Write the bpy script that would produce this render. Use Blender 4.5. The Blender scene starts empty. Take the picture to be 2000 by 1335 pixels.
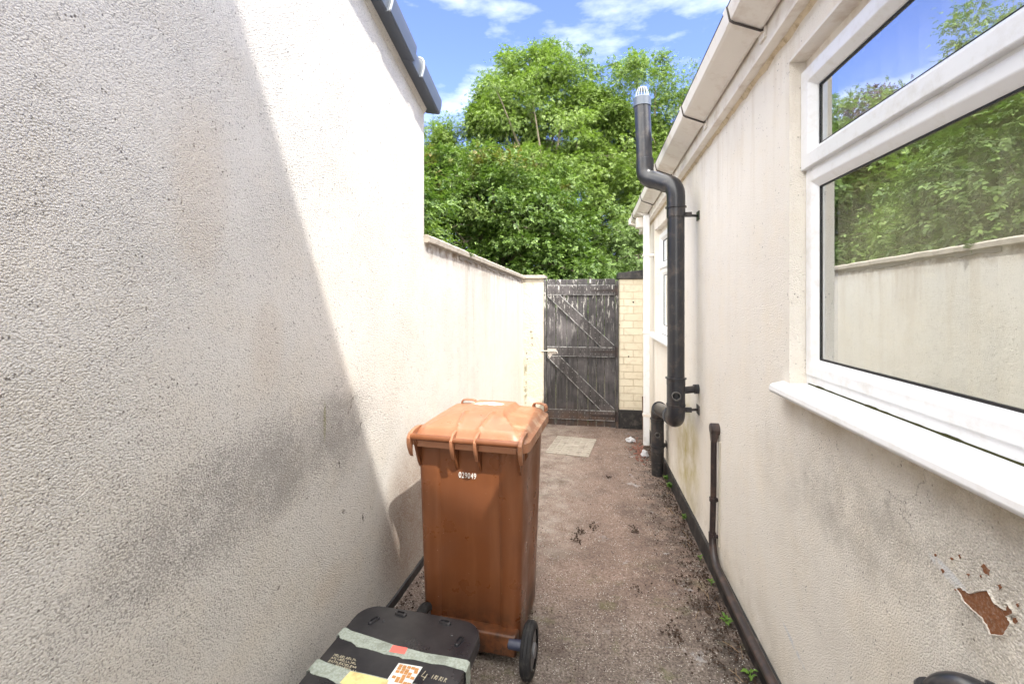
import bpy, bmesh, math, random
import numpy as np
from mathutils import Vector, Matrix, noise
random.seed(7); np.random.seed(7)
SC = bpy.context.scene
# ------------------------------------------------------------------ camera
F = 889.0; TH = math.atan((1147 - 1000) / F)
cam = bpy.data.objects.new('camera', bpy.data.cameras.new('camera'))
SC.collection.objects.link(cam); SC.camera = cam
cam.location = (0, 0, 1.6); cam.rotation_euler = (math.pi / 2, 0, TH)
cam.data.sensor_width = 36; cam.data.lens = F * 36 / 2000
cam.data.shift_y = -(667.5 - 585) / 2000
cam.data.clip_start = 0.02; cam.data.clip_end = 3000
# ------------------------------------------------------------------ sun and sky
SUN_TO = Vector((1, -1.3, 2.15)).normalized()
sun = bpy.data.objects.new('sun', bpy.data.lights.new('sun', 'SUN'))
SC.collection.objects.link(sun)
sun.rotation_euler = SUN_TO.to_track_quat('Z', 'Y').to_euler()
sun.data.energy = 2.0; sun.data.angle = math.radians(0.53); sun.data.color = (1.0, 0.955, 0.88)
sun.location = (0, 0, 40)
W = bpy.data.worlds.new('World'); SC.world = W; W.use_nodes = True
nt = W.node_tree; nt.nodes.clear()
def wn(t, **k):
    n = nt.nodes.new(t)
    for a, b in k.items():
        if a.startswith('_'): setattr(n, a[1:], b)
        else: n.inputs[a].default_value = b
    return n
L = nt.links.new
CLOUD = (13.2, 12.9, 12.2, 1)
sky = wn('ShaderNodeTexSky', _sky_type='NISHITA', _sun_disc=False)
sky.sun_elevation = math.asin(SUN_TO.z)
sky.sun_rotation = math.atan2(SUN_TO.x, SUN_TO.y)
sky.air_density = 1.0; sky.dust_density = 0.3; sky.ozone_density = 1.5
geo = wn('ShaderNodeTexCoord'); 
mp = wn('ShaderNodeMapping'); mp.inputs['Scale'].default_value = (1.2, 1.2, 3.4)
mp.inputs['Location'].default_value = (0.35, 0.2, 0.12)
L(geo.outputs['Generated'], mp.inputs[0])
n1 = wn('ShaderNodeTexNoise', Scale=2.6, Detail=7.0, Roughness=0.55)
L(mp.outputs[0], n1.inputs['Vector'])
r1 = wn('ShaderNodeValToRGB'); r1.color_ramp.elements[0].position = 0.53; r1.color_ramp.elements[1].position = 0.74
r1.color_ramp.elements[0].color = (0, 0, 0, 1); r1.color_ramp.elements[1].color = (1, 1, 1, 1)
L(n1.outputs[0], r1.inputs[0])
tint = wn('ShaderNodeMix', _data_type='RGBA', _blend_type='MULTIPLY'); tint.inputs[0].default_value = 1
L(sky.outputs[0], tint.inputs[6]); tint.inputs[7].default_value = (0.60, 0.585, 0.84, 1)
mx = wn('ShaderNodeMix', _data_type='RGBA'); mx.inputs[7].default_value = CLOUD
# unseen clouds added overhead and behind as ambient fill, thin wisps towards the trees
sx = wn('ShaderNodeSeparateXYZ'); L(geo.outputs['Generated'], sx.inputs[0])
def wm(op, a, b):
    n = wn('ShaderNodeMath', _operation=op)
    for i, q in enumerate((a, b)):
        if isinstance(q, (int, float)): n.inputs[i].default_value = q
        else: L(q, n.inputs[i])
    return n.outputs[0]
def wr(v, a, b, c, d):
    n = wn('ShaderNodeMapRange'); n.interpolation_type = 'SMOOTHSTEP'; L(v, n.inputs[0])
    for i, q in enumerate((a, b, c, d)): n.inputs[i + 1].default_value = q
    return n.outputs[0]
fill_bank = wm('MAXIMUM', wr(sx.outputs[2], 0.70, 0.88, 0, 1), wr(sx.outputs[1], -0.02, -0.35, 0, 1))
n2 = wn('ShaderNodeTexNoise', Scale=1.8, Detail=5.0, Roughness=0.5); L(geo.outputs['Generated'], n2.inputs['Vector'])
fill_bank = wm('MULTIPLY', fill_bank, wr(n2.outputs[0], 0.34, 0.48, 0.55, 1.0))
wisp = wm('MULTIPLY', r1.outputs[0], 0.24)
cov = wm('MAXIMUM', fill_bank, wisp)
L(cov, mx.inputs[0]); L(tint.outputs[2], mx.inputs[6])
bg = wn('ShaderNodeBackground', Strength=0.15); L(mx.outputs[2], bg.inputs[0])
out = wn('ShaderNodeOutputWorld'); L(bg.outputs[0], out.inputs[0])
SC.view_settings.view_transform = 'Standard'; SC.view_settings.look = 'None'
SC.view_settings.gamma = 1; SC.view_settings.exposure = 1.82; SC.view_settings.use_curve_mapping = False
SC.render.engine = 'CYCLES'
SC.cycles.max_bounces = 10; SC.cycles.diffuse_bounces = 6; SC.cycles.transparent_max_bounces = 12
SC.cycles.use_denoising = True
COL = SC.collection
# ------------------------------------------------------------------ object helpers
def tag(o, label=None, cat=None, group=None, kind=None):
    if label: o['label'] = label
    if cat: o['category'] = cat
    if group: o['group'] = group
    if kind: o['kind'] = kind
    return o
def empty(name, loc=(0, 0, 0), rz=0, label=None, cat=None, group=None):
    o = bpy.data.objects.new(name, None); COL.objects.link(o)
    o.location = loc; o.rotation_euler = (0, 0, rz); o.empty_display_size = 0.1
    return tag(o, label, cat, group)
class MB:
    def __init__(s): s.v = []; s.f = []
    def add(s, vs, fs):
        n = len(s.v); s.v += [tuple(v) for v in vs]; s.f += [tuple(i + n for i in f) for f in fs]; return s
    def hexa(s, p):
        return s.add(p, [(0, 3, 2, 1), (4, 5, 6, 7), (0, 1, 5, 4), (1, 2, 6, 5), (2, 3, 7, 6), (3, 0, 4, 7)])
    def box(s, x0, x1, y0, y1, z0, z1):
        return s.hexa([(x0, y0, z0), (x1, y0, z0), (x1, y1, z0), (x0, y1, z0), (x0, y0, z1), (x1, y0, z1), (x1, y1, z1), (x0, y1, z1)])
    def prism(s, a, b):      # two matching outlines joined
        n = len(a)
        s.add(list(a) + list(b), [tuple(range(n))[::-1], tuple(range(n, 2 * n))] + [(i, (i + 1) % n, n + (i + 1) % n, n + i) for i in range(n)])
        return s
    def loft(s, rings, cap=True, closed=True):
        n = len(rings[0]); base = len(s.v)
        for r in rings: s.v += [tuple(v) for v in r]
        for k in range(len(rings) - 1):
            for i in range(n if closed else n - 1):
                j = (i + 1) % n
                s.f.append((base + k * n + i, base + k * n + j, base + (k + 1) * n + j, base + (k + 1) * n + i))
        if cap:
            s.f.append(tuple(base + i for i in range(n))[::-1])
            s.f.append(tuple(base + (len(rings) - 1) * n + i for i in range(n)))
        return s
    def tube(s, pts, r, seg=20, cap=True):
        pts = [Vector(p) for p in pts]; rs = r if isinstance(r, (list, tuple)) else [r] * len(pts)
        rings = []; up = None
        for i, p in enumerate(pts):
            a = pts[max(i - 1, 0)]; b = pts[min(i + 1, len(pts) - 1)]
            if i == 0 or (p - a).length < 1e-9: d = (b - p)
            elif i == len(pts) - 1 or (b - p).length < 1e-9: d = (p - a)
            else: d = (p - a).normalized() + (b - p).normalized()
            d.normalize()
            if up is None: up = d.orthogonal().normalized()
            else:
                up = (up - d * up.dot(d))
                up = up.normalized() if up.length > 1e-6 else d.orthogonal().normalized()
            w = d.cross(up)
            rings.append([p + (up * math.cos(t) + w * math.sin(t)) * rs[i] for t in [2 * math.pi * k / seg for k in range(seg)]])
        return s.loft(rings, cap)
    def build(s, name, mat, parent=None, smooth=False, bevel=0, sub=0, seg=2, angle=35):
        me = bpy.data.meshes.new(name); me.from_pydata(s.v, [], s.f); me.validate()
        bm = bmesh.new(); bm.from_mesh(me); bmesh.ops.recalc_face_normals(bm, faces=bm.faces); bm.to_mesh(me); bm.free()
        if isinstance(mat, (list, tuple)):
            for m in mat: me.materials.append(m)
        else: me.materials.append(mat)
        o = bpy.data.objects.new(name, me); COL.objects.link(o)
        if parent: o.parent = parent
        if smooth:
            me.polygons.foreach_set('use_smooth', [True] * len(me.polygons))
            try: me.set_sharp_from_angle(angle=math.radians(angle))
            except Exception: pass
        if bevel:
            b = o.modifiers.new('bevel', 'BEVEL'); b.width = bevel; b.segments = seg; b.limit_method = 'ANGLE'; b.angle_limit = math.radians(30)
            b.harden_normals = False
        if sub:
            m = o.modifiers.new('sub', 'SUBSURF'); m.levels = sub; m.render_levels = sub
        return o
def rrect(w, d, r, n=6, cx=0, cy=0):
    p = []
    for (sx, sy, a0) in ((1, 1, 0), (-1, 1, 90), (-1, -1, 180), (1, -1, 270)):
        for k in range(n + 1):
            a = math.radians(a0 + 90 * k / n)
            p.append((cx + sx * (w / 2 - r) + r * math.cos(a), cy + sy * (d / 2 - r) + r * math.sin(a)))
    return p
def smoothstep(a, b, x):
    t = min(1, max(0, (x - a) / (b - a))); return t * t * (3 - 2 * t)
def arc(p0, c, p1, n=8):   # quadratic bend
    p0, c, p1 = Vector(p0), Vector(c), Vector(p1)
    return [p0 * (1 - t) ** 2 + c * 2 * t * (1 - t) + p1 * t * t for t in [k / n for k in range(n + 1)]]
# ------------------------------------------------------------------ material helpers
class Mat:
    def __init__(s, name, rough=0.6, spec=0.5, metal=0.0):
        s.m = bpy.data.materials.new(name); s.m.use_nodes = True; s.t = s.m.node_tree; s.t.nodes.clear()
        s.o = s.t.nodes.new('ShaderNodeOutputMaterial'); s.p = s.t.nodes.new('ShaderNodeBsdfPrincipled')
        s.t.links.new(s.p.outputs[0], s.o.inputs[0])
        s.p.inputs['Roughness'].default_value = rough; s.p.inputs['Metallic'].default_value = metal
        s.p.inputs['Specular IOR Level'].default_value = spec
        s.tc = s.t.nodes.new('ShaderNodeTexCoord'); s.obj = s.tc.outputs['Object']
    def L(s, a, b): s.t.links.new(a, b)
    def inp(s, sock, v):
        if isinstance(v, bpy.types.NodeSocket): s.L(v, sock)
        elif isinstance(v, (tuple, list)) and len(v) == 3 and sock.type == 'RGBA': sock.default_value = (*v, 1)
        else: sock.default_value = v
    def map(s, scale=(1, 1, 1), loc=(0, 0, 0), vec=None, rot=(0, 0, 0)):
        n = s.t.nodes.new('ShaderNodeMapping'); s.L(vec or s.obj, n.inputs[0])
        n.inputs['Scale'].default_value = scale; n.inputs['Location'].default_value = loc; n.inputs['Rotation'].default_value = rot
        return n.outputs[0]
    def noise(s, scale, detail=3, rough=0.5, vec=None, dist=0):
        n = s.t.nodes.new('ShaderNodeTexNoise'); s.L(vec or s.obj, n.inputs['Vector'])
        n.inputs['Scale'].default_value = scale; n.inputs['Detail'].default_value = detail; n.inputs['Roughness'].default_value = rough
        n.inputs['Distortion'].default_value = dist
        return n.outputs[0]
    def vor(s, scale, vec=None, feat='F1', rnd=1, out='Distance'):
        n = s.t.nodes.new('ShaderNodeTexVoronoi'); s.L(vec or s.obj, n.inputs['Vector']); n.feature = feat
        n.inputs['Scale'].default_value = scale; n.inputs['Randomness'].default_value = rnd
        return n.outputs[out]
    def ramp(s, fac, a, b, ca=(0, 0, 0), cb=(1, 1, 1)):
        n = s.t.nodes.new('ShaderNodeValToRGB'); e = n.color_ramp.elements
        if a > b: a, b, ca, cb = b, a, cb, ca
        e[0].position = a; e[1].position = b; e[0].color = (*ca, 1); e[1].color = (*cb, 1); s.L(fac, n.inputs[0]); return n.outputs[0]
    def mr(s, v, a, b, c=0.0, d=1.0):
        n = s.t.nodes.new('ShaderNodeMapRange'); s.inp(n.inputs[0], v)
        for i, q in enumerate((a, b, c, d)): n.inputs[i + 1].default_value = q
        n.interpolation_type = 'SMOOTHSTEP'; return n.outputs[0]
    def mix(s, fac, a, b, blend='MIX'):
        n = s.t.nodes.new('ShaderNodeMix'); n.data_type = 'RGBA'; n.blend_type = blend
        s.inp(n.inputs[0], fac); s.inp(n.inputs[6], a); s.inp(n.inputs[7], b); return n.outputs[2]
    def math(s, op, a, b=0.0, c=None):
        n = s.t.nodes.new('ShaderNodeMath'); n.operation = op; s.inp(n.inputs[0], a); s.inp(n.inputs[1], b)
        if c is not None: s.inp(n.inputs[2], c)
        return n.outputs[0]
    def sep(s, vec=None):
        n = s.t.nodes.new('ShaderNodeSeparateXYZ'); s.L(vec or s.obj, n.inputs[0]); return n.outputs
    def rnd(s):
        return s.t.nodes.new('ShaderNodeNewGeometry').outputs['Random Per Island']
    def bump(s, h, strength=0.5, dist=0.01, nrm=None):
        n = s.t.nodes.new('ShaderNodeBump'); s.inp(n.inputs['Height'], h)
        n.inputs['Strength'].default_value = strength; n.inputs['Distance'].default_value = dist
        if nrm: s.L(nrm, n.inputs['Normal'])
        s.L(n.outputs[0], s.p.inputs['Normal']); return n.outputs[0]
    def color(s, c): s.inp(s.p.inputs['Base Color'], c)
    def ell(s, Y, Z, y0, z0, ry, rz, inner=0.2, rot=0.0):   # soft ellipse mask in the y-z plane of a wall
        dy = s.math('SUBTRACT', Y, y0); dz = s.math('SUBTRACT', Z, z0)
        if rot:
            c, q = math.cos(rot), math.sin(rot)
            a = s.math('ADD', s.math('MULTIPLY', dy, c), s.math('MULTIPLY', dz, q))
            b = s.math('SUBTRACT', s.math('MULTIPLY', dz, c), s.math('MULTIPLY', dy, q)); dy, dz = a, b
        a = s.math('DIVIDE', dy, ry); b = s.math('DIVIDE', dz, rz)
        d = s.math('ADD', s.math('MULTIPLY', a, a), s.math('MULTIPLY', b, b))
        return s.mr(d, inner, 1.0, 1.0, 0.0)
def simple(name, col, rough=0.5, spec=0.5, metal=0, var=0.12, nscale=12, bump=0.0, bscale=60, dirt=None, dirtamt=0.5, dscale=9):
    m = Mat(name, rough, spec, metal)
    c = m.mix(m.noise(nscale, 4, 0.6), tuple(x * (1 - var) for x in col), tuple(min(1, x * (1 + var)) for x in col))
    if dirt:
        k = m.math('MULTIPLY', m.ramp(m.noise(dscale, 7, 0.68), 0.5, 0.68), dirtamt); c = m.mix(k, c, dirt)
    m.color(c)
    if bump: m.bump(m.noise(bscale, 4, 0.6), bump, 0.004)
    return m.m
# ---- render / roughcast walls
def roughcast(name, base, kind):
    m = Mat(name, 0.93, 0.25); x, Y, Z = m.sep()
    # grain of the thrown render
    warp = m.map(scale=(1, 1, 1.15))
    g1 = m.noise(190 if kind == 'left' else 220, 5, 0.62, warp); g2 = m.noise(38, 2, 0.5, warp); g3 = m.noise(1.7, 4, 0.55)
    gr = m.vor(210 if kind == 'left' else 230, warp, 'F1')
    gb = m.vor(115, warp, 'F1')
    h = m.math('ADD', m.math('MULTIPLY', g1, 0.5), m.math('ADD', m.math('MULTIPLY', gr, -0.75), m.math('MULTIPLY', g2, 0.35)))
    h = m.math('ADD', h, m.math('MULTIPLY', m.mr(gb, 0.45, 0.1, 0.0, 0.35), m.ramp(m.noise(31, 3, 0.6), 0.45, 0.6)))
    c = m.mix(m.noise(2.2, 6, 0.6), tuple(v * 0.93 for v in base), tuple(min(0.9, v * 1.05) for v in base))
    c = m.mix(m.math('MULTIPLY', m.ramp(m.noise(5, 5, 0.6), 0.45, 0.7), 0.22), c, (base[0] * 1.02, base[1] * 0.93, base[2] * 0.78))
    # dirt lying in the pores
    pore = m.ramp(g1, 0.30, 0.44, (1, 1, 1), (0, 0, 0))
    c = m.mix(m.math('MULTIPLY', m.math('MULTIPLY', pore, m.ramp(m.noise(3.3, 5, 0.65), 0.3, 0.7)), 0.24 if kind == 'left' else 0.2), c, (0.19, 0.155, 0.125))
    # sparse black pits
    pn = m.noise(17, 6, 0.8, m.map(loc=(3.1, 0.4, 7)))
    pit = m.math('MULTIPLY', m.ramp(m.vor(85, m.map(scale=(1, 1, .8))), 0.16, 0.24, (1, 1, 1), (0, 0, 0)), m.ramp(pn, 0.53, 0.6))
    c = m.mix(m.math('MULTIPLY', pit, 0.75), c, (0.07, 0.055, 0.045))
    if kind == 'left':
        grain = m.ramp(m.math('ADD', m.math('MULTIPLY', g1, 0.65), m.math('MULTIPLY', m.noise(9, 5, 0.7), 0.35)), 0.42, 0.62, (1, 1, 1), (0, 0, 0))
        s1 = m.ell(Y, Z, 1.40, 1.03, 0.80, 0.22, 0.0, 0.12); s2 = m.ell(Y, Z, 1.80, 1.05, 0.26, 0.34, 0.0, -0.5)
        s3 = m.ell(Y, Z, 1.2, 0.95, 0.9, 0.6, 0.0); s4 = m.ell(Y, Z, 2.4, 0.15, 0.5, 0.65, 0.0); s5 = m.ell(Y, Z, 1.3, 0.35, 1.3, 0.3, 0.0)
        st = m.math('ADD', m.math('MULTIPLY', s1, 0.75), m.math('ADD', m.math('MULTIPLY', s2, 0.4), m.math('ADD', m.math('MULTIPLY', s3, 0.28), m.math('MULTIPLY', s4, 0.55))))
        st = m.math('ADD', st, m.math('MULTIPLY', s5, 0.25))
        big = m.ramp(m.noise(4.5, 6, 0.7), 0.32, 0.68)
        st = m.math('MULTIPLY', st, m.math('ADD', big, 0.35))
        pores = m.math('ADD', m.math('MULTIPLY', g1, 0.7), m.math('MULTIPLY', gr, -0.12))
        spk = m.mr(m.math('SUBTRACT', pores, m.math('MULTIPLY', st, 0.12)), 0.255, 0.17, 0.0, 1.0)
        c = m.mix(m.math('MULTIPLY', spk, 0.5), c, (0.10, 0.09, 0.082))
        c = m.mix(m.math('MINIMUM', m.math('MULTIPLY', st, 0.13), 0.17), c, (0.15, 0.135, 0.12))
        br = m.math('MULTIPLY', m.ell(Y, Z, 2.5, 0.35, 0.45, 0.6, 0.0), m.math('ADD', m.math('MULTIPLY', grain, 0.6), 0.25))
        c = m.mix(br, c, (0.27, 0.18, 0.13))
        # moss streak
        c = m.mix(m.math('MULTIPLY', m.ell(Y, Z, 1.66, 1.12, 0.012, 0.1, 0.0), m.math('MULTIPLY', grain, 0.8)), c, (0.2, 0.2, 0.05))
        # pinkish worn drip lines low down and under the coping
        st2 = m.noise(11, 4, 0.6, m.map(scale=(1, 1, 0.07)))
        k = m.math('MULTIPLY', m.ramp(st2, 0.5, 0.7), m.mr(Y, 2.5, 4.0, 0.0, 0.5))
        c = m.mix(m.math('MULTIPLY', k, m.mr(Z, 1.95, 1.2, 1.0, 0.35)), c, (0.36, 0.27, 0.19))
        # damp band under the coping
        zt = m.math('ADD', Z, m.math('MULTIPLY', Y, 0.022))
        band = m.math('MULTIPLY', m.mr(zt, 1.88, 2.0, 0.0, 1.0), m.mr(Y, 2.65, 2.72, 0.0, 1.0))
        c = m.mix(m.math('MULTIPLY', band, m.ramp(m.noise(14, 6, 0.7), 0.42, 0.62)), c, (0.26, 0.19, 0.13))
        for (a, b, ra, rb, ro) in ((1.86, 1.16, .022, .010, .6), (1.93, 1.03, .006, .03, -.5), (1.84, 1.12, .03, .007, .9), (1.76, .91, .007, .02, .3), (1.79, .7, .02, .010, -.6), (1.95, .6, .010, .03, .2), (1.55, .86, .012, .006, .2), (1.4, .62, .01, .007, .5)):
            e = m.math('MULTIPLY', m.ell(Y, Z, a, b, ra, rb, 0.2, ro), m.ramp(m.noise(70, 5, 0.7), 0.42, 0.55)); c = m.mix(m.math('MULTIPLY', e, 0.75), c, (0.08, 0.065, 0.05))
        for (a, b, ra, rb) in ((1.1, 1.9, .12, .3), (1.7, .45, .15, .1), (.95, .55, .1, .12), (1.35, 1.45, .1, .2)):
            c = m.mix(m.math('MULTIPLY', m.ell(Y, Z, a, b, ra, rb, 0.0), 0.16), c, (0.50, 0.36, 0.22))
        m.color(c)
        # trowel sweeps lower left
        w = m.t.nodes.new('ShaderNodeTexWave'); w.wave_type = 'RINGS'; w.rings_direction = 'X'; w.inputs['Scale'].default_value = 14
        w.inputs['Distortion'].default_value = 3; w.inputs['Detail'].default_value = 2; w.inputs['Detail Scale'].default_value = 2
        m.L(m.map(loc=(1.0, -1.35, -0.95)), w.inputs['Vector'])
        sweep = m.math('MULTIPLY', w.outputs['Fac'], m.math('MULTIPLY', m.ell(Y, Z, 1.15, 0.8, 0.22, 0.2, 0.2), 0.22))
        fade = m.mr(Y, 3.0, 5.5, 1.0, 0.45)
        hh = m.math('MULTIPLY', m.math('MULTIPLY', h, fade), m.mr(m.noise(1.9, 5, 0.65, m.map(loc=(7, 1, 5))), 0.35, 0.65, 0.45, 1.25))
        hh = m.math('ADD', hh, sweep); hh = m.math('ADD', hh, m.math('MULTIPLY', g3, 3.0)); hh = m.math('SUBTRACT', hh, m.math('MULTIPLY', pit, 0.8))
        # chipped marks
        for (a, b, ra, rb, ro) in ((1.86, 1.16, .02, .012, .6), (1.93, 1.03, .008, .03, -.5), (1.84, 1.12, .03, .008, .9), (1.76, .91, .008, .02, .3), (1.79, .7, .02, .012, -.6), (1.95, .6, .012, .03, .2)):
            e = m.math('MULTIPLY', m.ell(Y, Z, a, b, ra, rb, 0.1, ro), 1.5); hh = m.math('SUBTRACT', hh, m.math('MULTIPLY', e, m.ramp(m.noise(60, 4), 0.4, 0.6)))
        m.bump(hh, 0.8, 0.0052)
    else:
        st2 = m.noise(13, 4, 0.6, m.map(scale=(1, 1, 0.09)))
        c = m.mix(m.math('MULTIPLY', m.ramp(st2, 0.5, 0.75), m.mr(Z, 2.55, 1.9, 0.4, 0.08)), c, (0.5, 0.4, 0.28))
        # rising damp and yellowing at the pipe and the base
        c = m.mix(m.math('MULTIPLY', m.ell(Y, Z, 3.6, 0.45, 0.5, 0.55, 0.0), m.ramp(m.noise(7, 5, 0.65), 0.3, 0.7)), c, (0.52, 0.45, 0.2))
        c = m.mix(m.math('MULTIPLY', m.mr(Z, 0.45, 0.05, 0.0, 0.5), m.ramp(m.noise(6, 6, 0.7), 0.35, 0.65)), c, (0.36, 0.3, 0.2))
        # grey soiling under the sill
        gm = m.math('MULTIPLY', m.ramp(m.math('ADD', m.math('MULTIPLY', g1, 0.6), m.math('MULTIPLY', m.noise(8, 5, 0.7), 0.4)), 0.42, 0.6, (1, 1, 1), (0, 0, 0)), 1.0)
        for (a, b, ra, rb, k) in ((1.45, 1.0, 0.35, 0.22, 0.42), (1.0, 1.05, 0.35, 0.25, 0.45), (1.3, 0.7, 0.9, 0.5, 0.18), (1.9, 0.95, 0.4, 0.2, 0.2)):
            c = m.mix(m.math('MULTIPLY', m.math('MULTIPLY', m.ell(Y, Z, a, b, ra, rb, 0.0), gm), k), c, (0.16, 0.13, 0.1))
        us = m.math('MULTIPLY', m.math('MULTIPLY', m.mr(Z, 1.12, 1.25, 0.0, 0.6), m.mr(Z, 1.3, 1.27, 0.0, 1.0)), m.mr(Y, 1.95, 1.8, 0.0, 1.0))
        c = m.mix(m.math('MULTIPLY', us, m.ramp(m.noise(9, 5, 0.6), 0.3, 0.6)), c, (0.42, 0.33, 0.2))
        # dark cracks
        wva = m.t.nodes.new('ShaderNodeVectorMath'); wva.operation = 'MULTIPLY_ADD'; wvn = m.t.nodes.new('ShaderNodeTexNoise'); wvn.inputs['Scale'].default_value = 9; wvn.inputs['Detail'].default_value = 6; m.L(m.obj, wvn.inputs['Vector'])
        m.L(wvn.outputs['Color'], wva.inputs[0]); wva.inputs[1].default_value = (0.16, 0.16, 0.16); m.L(m.obj, wva.inputs[2])
        cr = m.ramp(m.vor(3.1, wva.outputs[0], 'DISTANCE_TO_EDGE'), 0.0, 0.007, (1, 1, 1), (0, 0, 0))
        cr = m.math('MULTIPLY', cr, m.ell(Y, Z, 1.1, 1.15, 0.3, 0.16, 0.3)); c = m.mix(m.math('MULTIPLY', cr, 0.45), c, (0.1, 0.08, 0.06))
        # chalky worn scars
        for (a, b, ra, rb, ro) in ((1.8, 0.345, 0.11, 0.013, 0.2), (1.08, 1.03, 0.07, 0.016, 0.25)):
            e = m.math('MULTIPLY', m.ell(Y, Z, a, b, ra, rb, 0.3, ro), m.ramp(m.noise(30, 5), 0.35, 0.5)); c = m.mix(e, c, (0.66, 0.66, 0.66))
        m.color(c)
        fade = m.math('MULTIPLY', m.mr(Y, 2.0, 4.2, 1.0, 0.35), m.mr(Z, 1.2, 2.6, 1.0, 0.5))
        hh = m.math('ADD', m.math('MULTIPLY', h, fade), m.math('MULTIPLY', g3, 2.6)); hh = m.math('SUBTRACT', hh, m.math('MULTIPLY', pit, 0.8))
        m.bump(hh, 0.75, 0.006)
    return m.m
M = {}
M['roughcast'] = roughcast('roughcast_render', (0.665, 0.64, 0.595), 'left')
M['cream'] = roughcast('cream_render', (0.82, 0.775, 0.705), 'right')
M['pvc'] = simple('white_pvc', (0.80, 0.81, 0.83), 0.28, 0.5, var=0.02, dirt=(0.45, 0.4, 0.3), dirtamt=0.25, dscale=16)
M['pvc_old'] = simple('weathered_pvc', (0.80, 0.76, 0.71), 0.45, 0.4, var=0.06, nscale=5, dirt=(0.5, 0.4, 0.31), dirtamt=0.5, dscale=6)
M['fascia'] = simple('aged_white_paint', (0.80, 0.76, 0.70), 0.55, 0.4, var=0.07, nscale=6, dirt=(0.42, 0.3, 0.2), dirtamt=0.5, dscale=7, bump=0.15, bscale=25)
M['blackpipe'] = simple('black_soil_pipe', (0.022, 0.023, 0.028), 0.3, 0.5, var=0.3, nscale=9, dirt=(0.13, 0.10, 0.08), dirtamt=0.45, dscale=11)
M['blackpipe2'] = simple('rusty_black_pipe', (0.03, 0.022, 0.022), 0.4, 0.5, var=0.4, nscale=14, dirt=(0.12, 0.07, 0.05), dirtamt=0.6, dscale=14, bump=0.2)
M['blackpaint'] = simple('black_bitumen', (0.022, 0.021, 0.022), 0.55, 0.4, var=0.3, nscale=20, dirt=(0.13, 0.11, 0.095), dirtamt=0.55, dscale=14, bump=0.5, bscale=50)
M['greypvc'] = simple('grey_pvc_cap', (0.10, 0.12, 0.155), 0.35, 0.5, var=0.06)
M['slate'] = simple('grey_verge_plastic', (0.085, 0.10, 0.125), 0.42, 0.5, var=0.06, nscale=5)
M['slate_light'] = simple('pale_edge', (0.42, 0.45, 0.47), 0.5, 0.4, var=0.05)
M['rubber'] = simple('gasket_black', (0.012, 0.013, 0.016), 0.5, 0.4, var=0.1)
M['gasket'] = simple('brown_joint_line', (0.06, 0.05, 0.045), 0.7)
M['concrete'] = simple('coping_concrete', (0.42, 0.375, 0.32), 0.9, 0.3, var=0.2, nscale=20, dirt=(0.17, 0.15, 0.11), dirtamt=0.6, dscale=16, bump=0.7, bscale=60)
M['mortar'] = simple('grey_mortar', (0.30, 0.27, 0.24), 0.95, 0.2, var=0.25, nscale=25, bump=0.6)
M['roof'] = simple('roof_felt', (0.07, 0.07, 0.075), 0.9, 0.2, var=0.2, nscale=8)
M['inside'] = simple('room_plaster', (0.30, 0.24, 0.16), 0.9, 0.2)
M['blind'] = simple('blind_fabric', (0.82, 0.76, 0.60), 0.85, 0.2, var=0.05)
M['brown_peel'] = simple('exposed_brown_render', (0.23, 0.10, 0.05), 0.95, 0.2, var=0.4, nscale=90, bump=0.8, bscale=150, dirt=(0.4, 0.33, 0.27), dirtamt=0.5, dscale=160)
M['metal'] = simple('rusty_zinc', (0.34, 0.33, 0.33), 0.5, 0.5, 0.6, var=0.2, dirt=(0.16, 0.08, 0.05), dirtamt=0.6, dscale=60)
M['stick'] = simple('old_timber', (0.10, 0.06, 0.04), 0.9, 0.2, var=0.3, nscale=30)
M['paper'] = simple('crumpled_white', (0.5, 0.5, 0.52), 0.8, 0.3, var=0.1)
M['bark'] = simple('bark', (0.16, 0.13, 0.10), 0.95, 0.2, var=0.35, nscale=8, bump=0.9, bscale=20)
M['branch'] = simple('pale_branch', (0.26, 0.22, 0.17), 0.9, 0.2, var=0.3, nscale=8)

def glass(name, refl):
    m = Mat(name); t = m.t
    g = t.nodes.new('ShaderNodeBsdfGlossy'); g.inputs['Roughness'].default_value = 0.0; g.inputs['Color'].default_value = (0.93, 0.96, 0.97, 1)
    tr = t.nodes.new('ShaderNodeBsdfTransparent'); tr.inputs['Color'].default_value = (0.95, 0.97, 0.94, 1)
    fr = t.nodes.new('ShaderNodeLayerWeight'); fr.inputs['Blend'].default_value = 0.5
    f = m.math('MINIMUM', m.math('ADD', m.math('MULTIPLY', m.math('POWER', fr.outputs['Facing'], 3.0), 0.6), refl), 1.0)
    mxn = t.nodes.new('ShaderNodeMixShader'); m.L(f, mxn.inputs[0]); m.L(tr.outputs[0], mxn.inputs[1]); m.L(g.outputs[0], mxn.inputs[2])
    n = t.nodes.new('ShaderNodeBump'); n.inputs['Strength'].default_value = 0.035; n.inputs['Distance'].default_value = 0.01
    m.L(m.noise(3.5, 2, 0.5), n.inputs['Height']); m.L(n.outputs[0], g.inputs['Normal'])
    m.L(mxn.outputs[0], m.o.inputs[0]); return m.m
M['glass'] = glass('window_glass', 0.50)

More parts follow.
